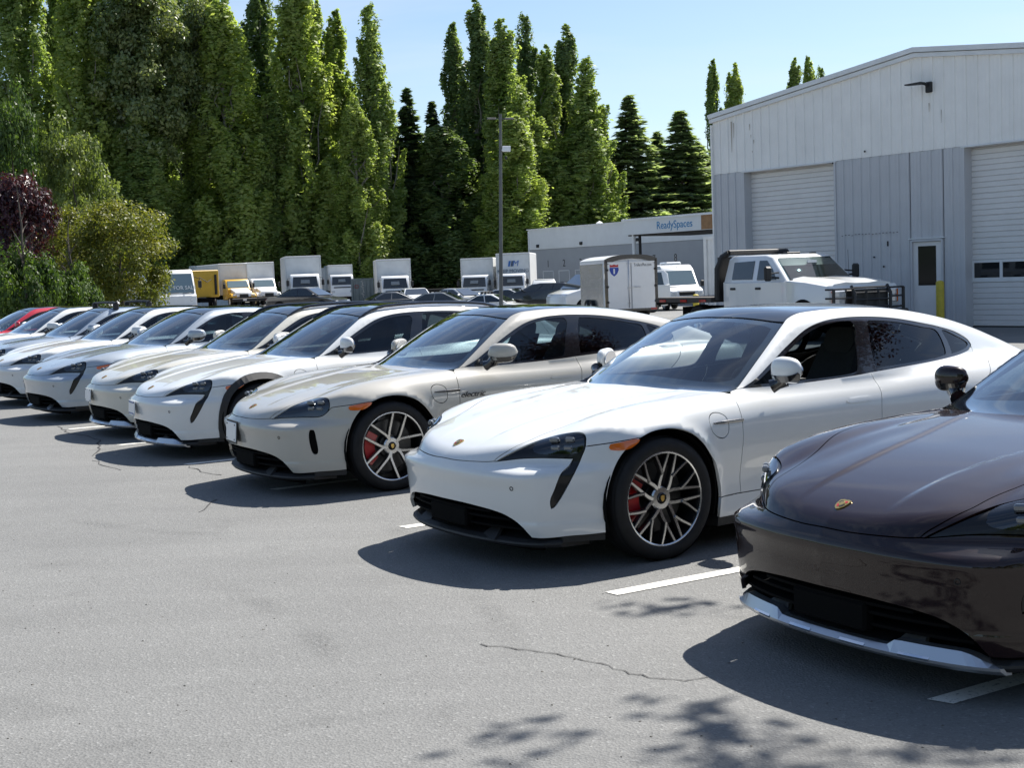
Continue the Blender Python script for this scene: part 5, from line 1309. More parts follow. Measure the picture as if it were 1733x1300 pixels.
p=face(735,118);fb=MB().box((0,0,1.25),(2.4,9,.18)).box((0,0,.9),(.8,8.6,.5));o=fb.build('flat_trailer',M_['matte']);o.location=p;o.rotation_euler=(0,0,toC(p,0));tag(o,'low dark flat trailer parked in front of the conifers','trailer')
# step van for sale
p=face(300,76);sv=empty('step_van',p,toC(p,18),'white step van with a for sale sign in its windshield, behind the shrub','van')
slab([(0,.5),(.02,1.25),(-.10,1.40),(-.42,2.55),(-.62,2.72),(-6,2.78),(-6,.5)],1.13,.12).build('body',MATS['truck_white'],sv)
n=Vector((.96,0,.27)).normalized();ws=poly_panel([(-.10,-1.02,1.42),(-.10,1.02,1.42),(-.39,.98,2.50),(-.39,-.98,2.50)],n,.025).build('windshield',carglass2,sv)
tt=text('sale_sign','FOR SALE',.30,M_['white_sheet'],(-.13,.48,1.72),(R(90-15),0,R(90)),sv,ext=.004);tt.location.x=-.10
MB().box((-.15,.5,1.52),(.02,.95,.10)).build('sale_placard',M_['white_sheet'],sv)
MB().tube([(0,-.7,1.40),(-.02,.1,1.46)],.014,5).tube([(0,.3,1.40),(-.02,.95,1.46)],.014,5).build('wiper',M_['matte'],sv)
MB().box((.05,0,.62),(.12,2.2,.25),bev=.03).build('bumper',M_['matte'],sv)
for sg in(-1,1):
    MB().lathe([(0,.03),(.09,.03),(.11,0)],16,'x',Matrix.Translation((.0,sg*.8,1.05))).build('headlight',hlamp,sv)
    MB().tube([(-.3,sg*1.12,2.3),(0,sg*1.32,2.2),(0,sg*1.32,1.6)],.02,6).box((0,sg*1.32,1.9),(.08,.2,.4),bev=.02).build('side_mirror',M_['matte'],sv)
for x in(-.9,-4.6):
    for sg in(-1,1): simple_wheel(sv,x,sg*.95,.40,.26,.55,MATS['truck_white'])
# parked cars
def put_car(label,u,d,deg,col,dz=0,**k):
    p=face(u,d);p.z+=dz;return sedan(label,p,R(deg),P_[col],**k)
put_car('black sedan parked in front of the tall white truck',521,81,-25,'black',dz=.16,Hh=1.46,L=4.85)
put_car('dark blue car mostly hidden behind the grey sedan and pale SUV',652,86,200,'dark',Hh=1.42)
put_car('pale silver SUV seen from behind the grey sedan roof',703,88,-80,'white',style='suv',Hh=1.66,L=4.6,Wd=.93)
put_car('grey sedan just behind the white estate',733,79,172,'grey',Hh=1.47,L=4.9)
put_car('silver sedan left of the lamp post, facing the grey sedan',775,88,-40,'silver',dz=.12,Hh=1.48)
put_car('small white sedan with black roof rack bars',833,76,-18,'white',dz=-.12,Hh=1.42,L=4.6,rack=True)
put_car('silver sedan showing its tail lights behind the lamp post',850,87,165,'silver',Hh=1.46,L=4.8)
put_car('black SUV parked left of the white van',921,84,150,'black',style='suv',Hh=1.74,L=4.8,Wd=.96)
put_car('white SUV parked behind the black SUV',922,97,88,'white',style='suv',Hh=1.95,L=4.9,Wd=.97)
put_car('white cargo van partly hidden behind the enclosed trailer',1030,62,205,'white',style='van',Hh=1.9,L=5.4,Wd=1.0,name='cargo_van')
p=face(160,66);sedan('white panel van just visible behind the golden shrub',p,R(-70),P_['white'],style='van',Hh=2.2,L=5.2,Wd=1.0,name='cargo_van')
# ---------------------------------------------------------------- enclosed trailer
tp=at_depth(1069,500,49);tr=empty('enclosed_trailer',(tp.x,tp.y,0),toC(tp,14),'enclosed white cargo trailer with black frame and double rear doors','trailer')
twh=mat('trailer_white',(.80,.81,.82),.35,0,.3,var=.05,vscale=2);talu=mat('crinkled_foil_side',(.62,.64,.66),.22,.85,bump=1.0,bscale=5);tw,th_,tl=1.93,2.28,4.2;zb0=.28
arc=lambda y:th_-.16*(abs(y)/(tw/2))**3.2
b=MB();secs=[]
for x in(-.03,-tl): secs.append([(x,y,arc(y)) for y in np.linspace(-tw/2,tw/2,17)]+[(x,tw/2,zb0),(x,-tw/2,zb0)])
b.loft(secs,smooth=False);b.build('trailer_body',twh,tr)
for sg in(-1,1): MB().box((-tl/2-.1,sg*(tw/2+.006),(th_+zb0)/2-.12),(tl-.3,.012,th_-zb0-.34)).build('side_sheet',talu,tr)
ft=MB();q=[(0,y,arc(y)) for y in np.linspace(-tw/2,tw/2,17)];q2=[(0,y*.90,arc(y)-.14-.05*abs(y)) for y in np.linspace(-tw/2,tw/2,17)]
ft.loft([[(-.02,a[1],a[2]),(.03,a[1],a[2]),(.03,c[1],c[2]-.0),(-.02,c[1],c[2])] for a,c in zip(q,q2)],smooth=False)
for sg in(-1,1): ft.box((.005,sg*(tw/2-.055),(th_-.2+zb0)/2),(.05,.11,th_-.2-zb0))
ft.box((.005,0,zb0+.03),(.06,tw,.09));ft.build('rear_frame',M_['gloss'],tr)
for y0,y1 in((-.86,-.02),(.02,.86)): MB().box((.015,(y0+y1)/2,1.17),(.03,y1-y0,1.64),bev=.006).build('rear_door',twh,tr)
MB().box((.03,0,2.005),(.03,1.72,.05)).build('door_header_bar',twh,tr)
lk=MB().tube([(.055,-.10,.40),(.055,-.10,2.10)],.016,8)
for z in(.55,1.1,1.95): lk.box((.045,-.10,z),(.04,.10,.05))
lk.box((.05,.05,1.12),(.03,.14,.05)).tube([(.07,.10,1.13),(.07,.32,1.12)],.014,6);lk.build('lock_bar',M_['skid'],tr)
for sg in(-1,1):
    for z in(.6,1.15,1.75): MB().box((.04,sg*.88,z),(.03,.09,.07)).build('hinge',M_['matte'],tr)
shb=mat('shield_blue',(.02,.06,.36),.4);shr=mat('shield_red',(.50,.02,.025),.4)
shp=[(0,-.26),(.11,-.17),(.17,-.03),(.15,.11),(.0,.12),(-.15,.11),(-.17,-.03),(-.11,-.17)];MB().prism([(y-.62,z+1.78) for y,z in shp],.031,.036,'x').build('shield_sticker',shb,tr)
MB().prism([(.62-.15,1.85),(.62+.15,1.85),(.62+.155,1.94),(.62+.08,1.915),(.62,1.945),(.62-.08,1.915),(.62-.155,1.94)],.0365,.038,'x',Matrix.Translation((0,-1.24,0))).build('shield_banner',shr,tr);MB().prism([(.62-.16,1.835),(.62+.16,1.835),(.62+.16,1.85),(.62-.16,1.85)],.0365,.038,'x',Matrix.Translation((0,-1.24,0))).build('shield_stripe',M_['plate'],tr)
MB().box((.038,-.62,1.70),(.004,.055,.18)).build('shield_numeral',M_['plate'],tr)
text('lettering','TrailersPlus.com',.155,M_['script'],(.032,.43,1.90),(R(90),0,R(90)),tr,ext=.002,sx=.62)
for sg in(-1,1):
    for x in(-1.9,-2.7): simple_wheel(tr,x,sg*1.0,.34,.2,.6)
    MB().box((.035,sg*.80,.33),(.02,.22,.07)).build('tail_light',tail,tr)
# ---------------------------------------------------------------- high-roof van
vp=at_depth(1163,500,74);vp.z=gz(vp.x,vp.y)-.02;va=empty('passenger_van',vp,toC(vp,20),'white high-roof passenger van with roof air unit beside the trailer','van')
slab([(0,.38),(.02,.85),(-.10,1.08),(-.75,1.36),(-1.38,2.24),(-1.75,2.48),(-5.6,2.52),(-5.75,2.3),(-5.8,.4)],1.0,.14,.08,(1.2,2.5)).build('body',P_['white'],va)
n=Vector((.82,0,.58)).normalized();poly_panel([(-.80,-.86,1.40),(-.80,.86,1.40),(-1.34,.78,2.16),(-1.34,-.78,2.16)],n,.025).build('windshield',carglass2,va)
MB().box((-2.6,.0,2.58),(1.1,.9,.16),bev=.06).build('roof_air_unit',P_['white'],va)
sk=mat('van_grey_cladding',(.22,.23,.235),.5)
for sg in(-1,1):
    poly_panel([(-.98,sg*.985,1.42),(-1.75,sg*.985,1.42),(-1.75,sg*.955,2.08),(-1.38,sg*.955,2.08)],(0,sg,0),.015).build('side_window',carglass,va)
    poly_panel([(-1.9,sg*.985,1.36),(-5.5,sg*.985,1.36),(-5.5,sg*.95,2.1),(-1.9,sg*.95,2.1)],(0,sg,0),.015).build('side_window',carglass,va)
    MB().box((-2.9,sg*1.0,.78),(5.4,.03,.34)).build('side_cladding',sk,va)
    MB().box((-.75,sg*1.16,1.45),(.14,.22,.34),bev=.05).build('side_mirror',M_['matte'],va);MB().box((-.06,sg*.74,.95),(.2,.36,.26),bev=.05).build('headlight',hlamp,va)
    for x in(-.95,-4.6): simple_wheel(va,x,sg*.88,.36,.24,.6)
MB().box((.0,0,.92),(.06,.9,.24),bev=.03).build('grille',M_['matte'],va);MB().box((.03,0,.5),(.1,1.9,.2),bev=.04).build('bumper',sk,va)
MB().box((-.60,.0,1.305),(.02,1.5,.03)).build('cowl_vent',M_['matte'],va)
MB().lathe([(0,.0),(.03,.0),(.03,.01)],10,'x',Matrix.Translation((-1.52,0,2.36))).build('marker_light',M_['matte'],va)
# ---------------------------------------------------------------- flatbed pickup (parallel to the warehouse)
pk=empty('flatbed_pickup',(0,0,0),0,'white crew-cab flatbed pickup with black grille guard by the warehouse','pickup truck')
pw=P_['white'];fx=-2.35
pk.rotation_euler=(0,0,WTH+math.pi-R(9))
pp_=at_depth(1468,500,29.6);pk.location=(pp_.x,pp_.y,0)
# x forward, front bumper at x=0
slab([(-.10,.62),(-.06,1.02),(-.16,1.20),(-.9,1.30),(-1.55,1.34),(-1.55,.55),(-.2,.5)],1.0,.08).build('front_body',pw,pk)
hd_=MB();hd_.loft([[(x,-.90,z-.09),(x,-.78,z),(x,-.45,z+.035),(x,-.2,z+.01),(x,.2,z+.01),(x,.45,z+.035),(x,.78,z),(x,.90,z-.09)] for x,z in ((-.16,1.23),(-.5,1.30),(-1.0,1.345),(-1.55,1.375))],smooth=True,caps=True);hd_.build('hood',pw,pk)
slab([(-1.50,.50),(-1.50,1.33),(-3.85,1.33),(-3.85,.50)],1.0,.07).build('cab_body',pw,pk)
slab([(-1.45,1.28),(-2.12,1.86),(-2.35,1.93),(-3.62,1.94),(-3.78,1.86),(-3.86,1.28)],.98,.08,.15,(1.3,1.94)).build('cab_roof',pw,pk)
n=Vector((.66,0,.75)).normalized();poly_panel([(-1.50,-.86,1.33),(-1.50,.86,1.33),(-2.08,.74,1.83),(-2.08,-.74,1.83)],n,.03).build('windshield',glass('truck_windshield',(.22,.26,.26),.8),pk)
MB().box((-1.92,.1,1.735),(.03,.26,.09),Matrix.Identity(4)).build('window_sticker',M_['white_sheet'],pk)
def sy2(z): return .985*(1-.15*max(0,min(1,(z-1.3)/.64)))
for sg in(-1,1):
    for pts in ([(-1.86,1.36),(-2.56,1.36),(-2.56,1.80),(-2.30,1.80),(-2.05,1.60)],[(-2.74,1.38),(-3.50,1.38),(-3.50,1.78),(-2.74,1.80)]):
        poly_panel([(x,sg*sy2(z),z) for x,z in pts],(0,sg,.15),.010).build('side_window',carglass,pk)
    for x0,x1 in((-1.66,-2.64),(-2.66,-3.60)):
        MB().box(((x0+x1)/2,sg*1.0,.93),(abs(x1-x0)-.012,.016,.74),bev=.006).build('door',pw,pk)
    for x in(-2.48,-3.42): MB().box((x,sg*1.015,1.17),(.20,.035,.055),bev=.015).build('door_handle',M_['matte'],pk)
    mr=MB().tube([(-1.80,sg*.95,1.40),(-1.80,sg*1.18,1.42)],.025,6).tube([(-1.80,sg*.95,1.52),(-1.80,sg*1.18,1.50)],.02,6).box((-1.78,sg*1.27,1.50),(.10,.20,.33),bev=.04);mr.build('side_mirror',M_['matte'],pk)
    hl=MB().box((-.11,sg*.74,1.02),(.12,.36,.14),bev=.02).build('headlight',hlamp,pk);MB().box((-.11,sg*.74,.86),(.12,.36,.13),bev=.02).build('headlight',hlamp,pk);MB().box((-.105,sg*.90,.94),(.125,.05,.28),bev=.01).build('turn_signal',M_['orange'],pk)
    ar=MB().prism([(-.93+.50*math.cos(a),.40+.52*math.sin(a)) for a in np.linspace(-.1,math.pi+.1,18)],sg*.80,sg*1.012,'y').build('wheel_arch',M_['void'],pk)
    for x,w in((-.93,.28),(-4.9,.28),): simple_wheel(pk,x,sg*.86,.40,w,.56)
gr=MB().box((-.07,0,.93),(.06,1.1,.34),bev=.02).build('grille',M_['matte'],pk)
gg=MB()
for y in(-.98,-.50,.50,.98): gg.tube([(.16,y,.45),(.17,y,1.02),(.06,y,1.18)] if abs(y)<.9 else [(.05,y,.62),(.05,y,1.12)],.035,8)
for z in(.55,.72,.88,1.03,1.14): gg.tube([(.16 if z<1.1 else .09,-.50,z),(.16 if z<1.1 else .09,.50,z)],.024,6)
for y in(-.17,.17): gg.tube([(.165,y,.5),(.165,y,1.1)],.018,6)
for sg in(-1,1):
    for z in(.70,.93,1.12): gg.tube([(.14,sg*.5,z),(.05,sg*.98,z),(-.12,sg*1.06,z)],.022,6)
gg.box((.08,0,.86),(.04,.98,.50));gg.box((.10,0,.52),(.20,2.06,.26),bev=.04);gg.build('grille_guard',M_['cladding'],pk)
MB().box((-2.5,0,1.955),(.16,.40,.05),bev=.015).box((-2.42,.55,1.94),(.1,.12,.04)).box((-2.42,-.55,1.94),(.1,.12,.04)).build('roof_marker_light',M_['matte'],pk)
MB().tube([(-1.45,.78,1.3),(-1.5,.80,1.98)],.006,4).build('aerial',M_['matte'],pk)
hr=MB();
for sg in(-1,1): hr.tube([(-4.05,sg*1.0,.9),(-4.02,sg*1.0,1.65),(-3.92,sg*.92,1.93),(-3.75,sg*.85,2.02)],.075,8)
hr.tube([(-3.75,-.85,2.02),(-3.75,.85,2.02)],.06,8).box((-4.02,0,1.40),(.05,1.95,1.05));hr.build('headache_rack',M_['matte'],pk)
bed=mat('flatbed_deck',(.045,.037,.032),.75,var=.3,vscale=6);MB().box((-5.25,0,.92),(2.35,2.35,.12)).build('flatbed',bed,pk)
for x in(-4.4,-5.2,-6.1):
    for sg in(-1,1): MB().box((x,sg*1.185,.90),(.26,.02,.06)).build('side_marker',tail,pk)
MB().box((-6.44,0,.88),(.03,2.3,.16)).build('rear_rail',M_['matte'],pk);MB().box((-3.8,0,.60),(5.0,.9,.25)).build('chassis',M_['void'],pk)
wsb=MB().box((-3.0,0,.75),(1.6,1.7,.5));wsb.build('seat_base',M_['interior'],pk)
for sg in(-1,1): MB().box((-2.75,sg*.42,1.40),(.16,.5,.62),bev=.06).build('seat_back',M_['interior'],pk)
# ---------------------------------------------------------------- low storage building and canopy
BP=face(899.5,121);BP.z=-.55;BD=-WD
lb=empty('storage_building',BP,WTH+math.pi,'long low grey storage building with numbered roller doors','building')
# local x runs along the front to the right, local y points away from us
up2=mat('storage_upper_paint',(.66,.68,.69),.6,var=.05,vscale=1);lo2=mat('storage_lower_paint',(.33,.345,.365),.6,var=.05,vscale=1);dr2=mat('storage_door_paint',(.33,.355,.38),.5)
sgn=-1
MB().box((16,7.0,2.55),(32,14,5.1)).build('wall_core',lo2,lb)
MB().box((16,-.03,5.33),(32.1,.12,1.75)).build('upper_wall',up2,lb);MB().box((16,-.02,2.2),(32,.06,4.4)).build('lower_wall',lo2,lb)
MB().box((16,7,6.22),(32.3,14.4,.08)).build('roof_edge',trimw,lb);MB().tube([(.03,-.12,.1),(.03,-.12,6.1)],.06,8).build('drain_pipe',up2,lb)
def s_on(u):
    r=ray(u,445);n=Vector((-math.sin(WTH),math.cos(WTH),0));t=(BP-Vector((0,0,CAM_H))).dot(n)/r.dot(n);return (Vector((0,0,CAM_H))+r*t-BP).xy.dot(BD.xy)
num=[(1,s_on(928.5)),(2,s_on(955.5)),(3,s_on(983.5)),(4,s_on(1011)),(5,s_on(1040)),(6,s_on(1073)),(7,s_on(1108)),(8,s_on(1144.5))]
for k,x in num:
    text('door_number',str(k),.85,M_['script'],(x,-.06,3.15),(R(90),0,0),lb,ext=.004,sx=.9)
    d=MB().box((x,-.06,1.25),(1.35,.03,2.5)).build('roller_door',dr2,lb)
    fr_=MB().box((x-.70,-.07,1.28),(.06,.06,2.56)).box((x+.70,-.07,1.28),(.06,.06,2.56)).box((x,-.07,2.54),(1.46,.06,.06));fr_.build('door_frame',up2,lb)
    for i in range(5):
        if i!=3: MB().box((x,-.08,.25+i*.5),(1.3,.012,.47)).build('door_panel',dr2,d)
    for sx in(-.33,.33): MB().box((x+sx,-.08,1.42),(.5,.012,.34)).build('window_pane',bglass,d)
for x,z in((1.3,4.75),(7.2,4.75),(14.2,4.75)): MB().box((x,-.12,z),(.34,.14,.26),bev=.03).build('wall_pack_light',M_['matte'],lb)
MB().lathe([(.25,0),(.28,.25),(0,.4)],12,'z',Matrix.Translation((6,3,6.25))).build('roof_vent',trimw,lb)
cp=at_depth(1068,500,95);cn=empty('canopy_sign',(cp.x,cp.y,-.55),WTH+math.pi,'white canopy beam with blue lettering in front of the storage building','canopy')
MB().box((5,0,5.23),(10.4,.5,.98)).build('fascia',up2,cn);MB().box((5,-.02,5.76),(10.7,.7,.14)).build('fascia_cap',trimw,cn);MB().box((5,3,4.70),(10.2,6,.1)).build('soffit',M_['interior'],cn)
MB().tube([(.35,.1,0),(.35,.1,4.8)],.13,10).build('column',up2,cn);MB().tube([(.75,.3,0),(.75,.3,4.8)],.10,8).build('column',M_['interior'],cn)
rsp=mat('sign_blue',(.02,.20,.42),.45)
text('lettering','ReadySpaces',.72,rsp,(3.05,-.258,5.22),(R(90),0,0),cn,ext=.01,align='LEFT',sx=.93)
wood=mat('plywood',(.30,.165,.075),.7,var=.25,vscale=3);MB().box((8.6,-.262,5.23),(2.6,.02,.92)).build('bare_wood_panel',wood,cn)
MB().box((8.9,6.2,2.4),(3.2,.2,4.8)).build('recess_wall',mat('recess_brown',(.10,.095,.09),.8),cn)
wb_=MB().box((9.55,6.05,3.1),(.9,.1,1.6)).build('window_frame',M_['plate'],cn);MB().box((9.6,5.98,3.1),(.62,.04,1.3)).build('window_pane',bglass,wb_)
p=at_depth(1221,500,66);p.z=gz(p.x,p.y);wt=container('white ribbed box trailer end between the canopy and the warehouse',p,toC(p,-14),(8,1.6,3.55),MATS['box_white'],'trailer','box_trailer');wt.location=p
# ---------------------------------------------------------------- lamp post
lp_=at_depth(846.5,500,70);lpo=empty('lamp_post',(lp_.x,lp_.y,-.5),0,'tall grey steel lamp post with twin heads','lamp post');lpo.rotation_euler=(0,R(2.0),0)
stl=mat('weathered_steel',(.13,.135,.13),.6,.3,var=.15,vscale=3);MB().tube([(0,0,.0),(0,0,10.35)],[.105,.075],14).build('pole',stl,lpo);MB().box((0,0,.2),(.6,.6,.4),bev=.05).build('pole_base',mat('concrete',(.34,.33,.31),.85),lpo)
for sg in(-1,1):
    MB().tube([(0,0,10.1),(sg*.25,0,10.12)],.03,6).build('lamp_arm',stl,lpo);MB().box((sg*.45,-.05,10.12),(.46,.26,.08),bev=.03).build('lamp_head',stl,lpo)
MB().box((.30,-.12,8.60),(.42,.22,.28),Matrix.Identity(4),bev=.02).box((.12,-.05,8.55),(.14,.06,.05)).build('floodlight',M_['plate'],lpo);MB().box((.28,-.1,8.15),(.12,.12,.16),bev=.02).build('camera_box',M_['matte'],lpo)
# ---------------------------------------------------------------- trees
def leaf_mat(name,c1,c2,trans=.35,rough=.5,spec=.35):
    m=bpy.data.materials.new(name);m.use_nodes=True;nt=m.node_tree;L=nt.links;b=nt.nodes['Principled BSDF'];N=nt.nodes.new
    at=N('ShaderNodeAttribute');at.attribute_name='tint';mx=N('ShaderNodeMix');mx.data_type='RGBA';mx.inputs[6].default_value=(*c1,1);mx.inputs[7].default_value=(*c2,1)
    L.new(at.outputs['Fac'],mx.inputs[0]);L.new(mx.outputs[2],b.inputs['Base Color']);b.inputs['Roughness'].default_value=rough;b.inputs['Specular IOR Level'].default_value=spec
    tr=N('ShaderNodeBsdfTranslucent');hs=N('ShaderNodeMix');hs.data_type='RGBA';hs.blend_type='MULTIPLY';hs.inputs[0].default_value=1;hs.inputs[7].default_value=(1.9,1.95,.9,1);L.new(mx.outputs[2],hs.inputs[6]);L.new(hs.outputs[2],tr.inputs[0])
    ms=N('ShaderNodeMixShader');ms.inputs[0].default_value=trans;L.new(b.outputs[0],ms.inputs[1]);L.new(tr.outputs[0],ms.inputs[2]);L.new(ms.outputs[0],nt.nodes['Material Output'].inputs['Surface']);return m
def leaves_mesh(name,P,S,Nrm,tint,asp=1.5,A=None):
    """P centres, S half sizes, Nrm facing; rhombic leaf-clump faces"""
    n=len(P);Nrm=Nrm/np.maximum(np.linalg.norm(Nrm,axis=1,keepdims=True),1e-6)
    if A is None: A=RNG.normal(size=(n,3))
    A=A-Nrm*(A*Nrm).sum(1,keepdims=True);A/=np.maximum(np.linalg.norm(A,axis=1,keepdims=True),1e-6);B=np.cross(Nrm,A)
    S=S[:,None];V=np.stack([P+A*S*asp,P+B*S*.8+A*S*.15,P-A*S*asp*.9,P-B*S*.8+A*S*.1],1).reshape(-1,3)
    # fold the leaf a little
    V.reshape(-1,4,3)[:,[0,2]]-=(Nrm*S*.25)[:,None,:]
    me=bpy.data.meshes.new(name);me.vertices.add(4*n);me.vertices.foreach_set('co',V.ravel());me.loops.add(4*n);me.loops.foreach_set('vertex_index',np.arange(4*n,dtype=np.int32))
    me.polygons.add(n);me.polygons.foreach_set('loop_start',np.arange(0,4*n,4,dtype=np.int32));me.polygons.foreach_set('loop_total',np.full(n,4,np.int32))
    me.update(calc_edges=True);a=me.attributes.new('tint','FLOAT','FACE');a.data.foreach_set('value',np.clip(tint,0,1).astype(np.float32));return me
def poplar_mesh(seed,H=27,Rm=2.3,nb=84,per=560,size=.10,lean=0):
    rg=np.random.default_rng(seed);P=[];T=[];Nn=[]
    env=lambda t:Rm*np.clip(np.interp(t,[0,.05,.18,.35,.6,.8,.93,1],[.45,.85,1.0,.92,.70,.46,.24,.04]),.03,9)
    for i in range(nb):
        t0=rg.uniform(.0,.92)**1.1;L=H*rg.uniform(.11,.24)*(1.15-t0*.7);a=rg.uniform(0,2*np.pi);r0=env(t0)*rg.uniform(.25,.75);r1=env(min(1,t0+L/H*.8))*rg.uniform(.55,1.10)
        if t0*H+L>H*1.0: L=H*1.0-t0*H
        ws=rg.uniform(.7,1.3)*(1-.45*t0);k=int(per*L/4.5*ws)+14;u=rg.uniform(0,1,k)**.85
        rad=r0+(r1-r0)*u**.8;w=(.10+.50*np.sin(np.pi*np.clip(u*.80+.16,0,1))**.9)*Rm/2.3*ws
        wob=.18*np.sin(u*9+i)
        c=np.stack([rad*np.cos(a)+wob*np.sin(a),rad*np.sin(a)-wob*np.cos(a),t0*H+L*u],1)
        d=rg.normal(size=(k,3));d/=np.linalg.norm(d,axis=1,keepdims=True)
        lump=1+.28*np.sin(c[:,2]*5.3+d[:,0]*3+i)
        off=d*(w*rg.uniform(.45,1.08,k)*lump)[:,None]*np.array([1,1,1.5])
        P.append(c+off);Nn.append(d+np.array([np.cos(a)*.3,np.sin(a)*.3,.25])+rg.normal(size=(k,3))*.38)
        tb=rg.uniform(.2,.8);T.append(np.clip(tb+rg.normal(size=k)*.2,0,1))
    k=2200;u=rg.uniform(.03,.9,k);rr=env(u)*.42*np.sqrt(rg.uniform(0,1,k));a=rg.uniform(0,6.28,k)
    P.append(np.stack([rr*np.cos(a),rr*np.sin(a),u*H],1));Nn.append(rg.normal(size=(k,3))+np.stack([np.cos(a),np.sin(a),0*a],1));T.append(np.full(k,.05))  # inner core leaves take the darkest tint, crown shade put into colour
    P=np.concatenate(P);S=size*rg.uniform(.6,1.3,len(P));S[-k:]*=1.9
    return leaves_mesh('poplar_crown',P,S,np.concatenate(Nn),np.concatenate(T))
def fir_mesh(seed,H=20,Rm=3.4,n=520,size=.125,per=64,droop=.25):
    rg=np.random.default_rng(seed);P=[];T=[];Nn=[];A=[]
    for i in range(n):
        t=rg.uniform(.03,.985)**.9;L=Rm*(1-t)**1.05*rg.uniform(.45,1.2)+.07;a=rg.uniform(0,6.283);k=int(per*L/2)+6;u=rg.uniform(.12,1,k)
        d=np.array([np.cos(a),np.sin(a)]);z=t*H+rg.normal()*.15-droop*L*u**1.6+.10*L*u**3*2
        side=rg.normal(size=k)*.34*L*(1-u*.75)+rg.normal(size=k)*.05
        c=np.stack([d[0]*L*u-d[1]*side,d[1]*L*u+d[0]*side,z-np.abs(side)*.25+rg.normal(size=k)*.05],1)
        P.append(c);Nn.append(np.stack([rg.normal(size=k)*.7+d[0]*.3,rg.normal(size=k)*.7+d[1]*.3,np.ones(k)*1.05],1));A.append(np.tile([d[0],d[1],-.3],(k,1))+rg.normal(size=(k,3))*.35)
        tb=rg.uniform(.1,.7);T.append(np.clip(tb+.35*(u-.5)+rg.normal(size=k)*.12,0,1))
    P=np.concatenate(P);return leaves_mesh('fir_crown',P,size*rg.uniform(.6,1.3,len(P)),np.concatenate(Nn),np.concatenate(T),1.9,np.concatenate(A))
def broad_mesh(seed,rx=3,rz=3,zc=3.5,ncl=60,per=160,size=.09,cl=.7,flat=.8,low=-.75,inner=.45):
    rg=np.random.default_rng(seed);P=[];T=[];Nn=[]
    for i in range(ncl):
        d=rg.normal(size=3);d/=np.linalg.norm(d)
        if d[2]<low: d[2]=abs(d[2])
        r=rg.uniform(inner,1.0)**.6*rg.uniform(.85,1.08);c=np.array([d[0]*rx*r,d[1]*rx*r,zc+d[2]*rz*r]);k=int(per*rg.uniform(.6,1.3))
        o=rg.normal(size=(k,3));o/=np.linalg.norm(o,axis=1,keepdims=True);o*=(rg.uniform(0,1,k)**.45)[:,None]*cl*rg.uniform(.7,1.25)*np.array([1,1,flat])
        P.append(c+o);Nn.append(o/cl+np.array([0,0,.35])+d*.35+rg.normal(size=(k,3))*.6);tb=rg.uniform(.1,.8);T.append(np.clip(tb+rg.normal(size=k)*.2,0,1))
    P=np.concatenate(P);return leaves_mesh('crown',P,size*rg.uniform(.6,1.3,len(P)),np.concatenate(Nn),np.concatenate(T))
bark=mat('bark',(.085,.07,.055),.9,var=.3,vscale=4,bump=.5,bscale=12);bark2=mat('pale_bark',(.20,.185,.155),.9,var=.3,vscale=3,bump=.4,bscale=10)
def trunk_mesh(H,r,limbs=0,seed=0,spread=.8,z0=.3,name='trunk'):
    rg=random.Random(seed);m=MB();pts=[];n=8
    for i in range(n+1): t=i/n;pts.append((rg.uniform(-.06,.06)*H*.06*i,rg.uniform(-.06,.06)*H*.06*i,H*t))
    m.tube(pts,[r*(1.25 if i==0 else 1)*(1-.82*i/n) for i in range(n+1)],9)
    for k in range(limbs):
        t=rg.uniform(z0,.85);a=rg.uniform(0,6.28);L=H*rg.uniform(.25,.45)*(1.1-t);p=Vector((0,0,H*t));q=[p]
        for j in range(1,4): q.append(p+Vector((math.cos(a)*spread,math.sin(a)*spread,1-spread*.4)).normalized()*L*j/3+Vector((rg.uniform(-.1,.1),rg.uniform(-.1,.1),rg.uniform(0,.1)))*L)
        m.tube(q,[r*.42*(1-t*.5)*(1-.27*j) for j in range(4)],6)
    me=m.mesh(name);return me
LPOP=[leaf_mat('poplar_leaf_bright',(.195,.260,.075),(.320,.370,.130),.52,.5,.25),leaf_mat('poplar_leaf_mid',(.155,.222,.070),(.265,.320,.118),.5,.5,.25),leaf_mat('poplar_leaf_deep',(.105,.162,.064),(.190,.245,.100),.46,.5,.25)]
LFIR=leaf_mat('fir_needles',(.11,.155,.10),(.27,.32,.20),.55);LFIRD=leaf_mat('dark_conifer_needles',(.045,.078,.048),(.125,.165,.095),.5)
LCOT=leaf_mat('cottonwood_leaf',(.075,.115,.035),(.215,.245,.10),.35,.4,.5)
LGOLD=leaf_mat('golden_shrub_leaf',(.075,.100,.016),(.195,.190,.034));LPURP=leaf_mat('purple_leaf',(.020,.006,.010),(.075,.018,.028),.25,.4,.5);LBUSH=leaf_mat('green_bush_leaf',(.032,.064,.014),(.10,.155,.03));LWIL=leaf_mat('pale_green_leaf',(.08,.115,.03),(.18,.215,.07))
POP=[poplar_mesh(11),poplar_mesh(12,Rm=2.0,nb=70),poplar_mesh(13,Rm=2.6,nb=96),poplar_mesh(14,Rm=2.3,nb=78),poplar_mesh(15,Rm=1.8,nb=64),poplar_mesh(16,Rm=2.6,nb=104)]
PTR=trunk_mesh(24,.28,14,3,.25,.1)
FIR=[fir_mesh(21),fir_mesh(22,Rm=3.9),fir_mesh(23,Rm=2.9,droop=.15)];FTR=trunk_mesh(19,.28,0,4)
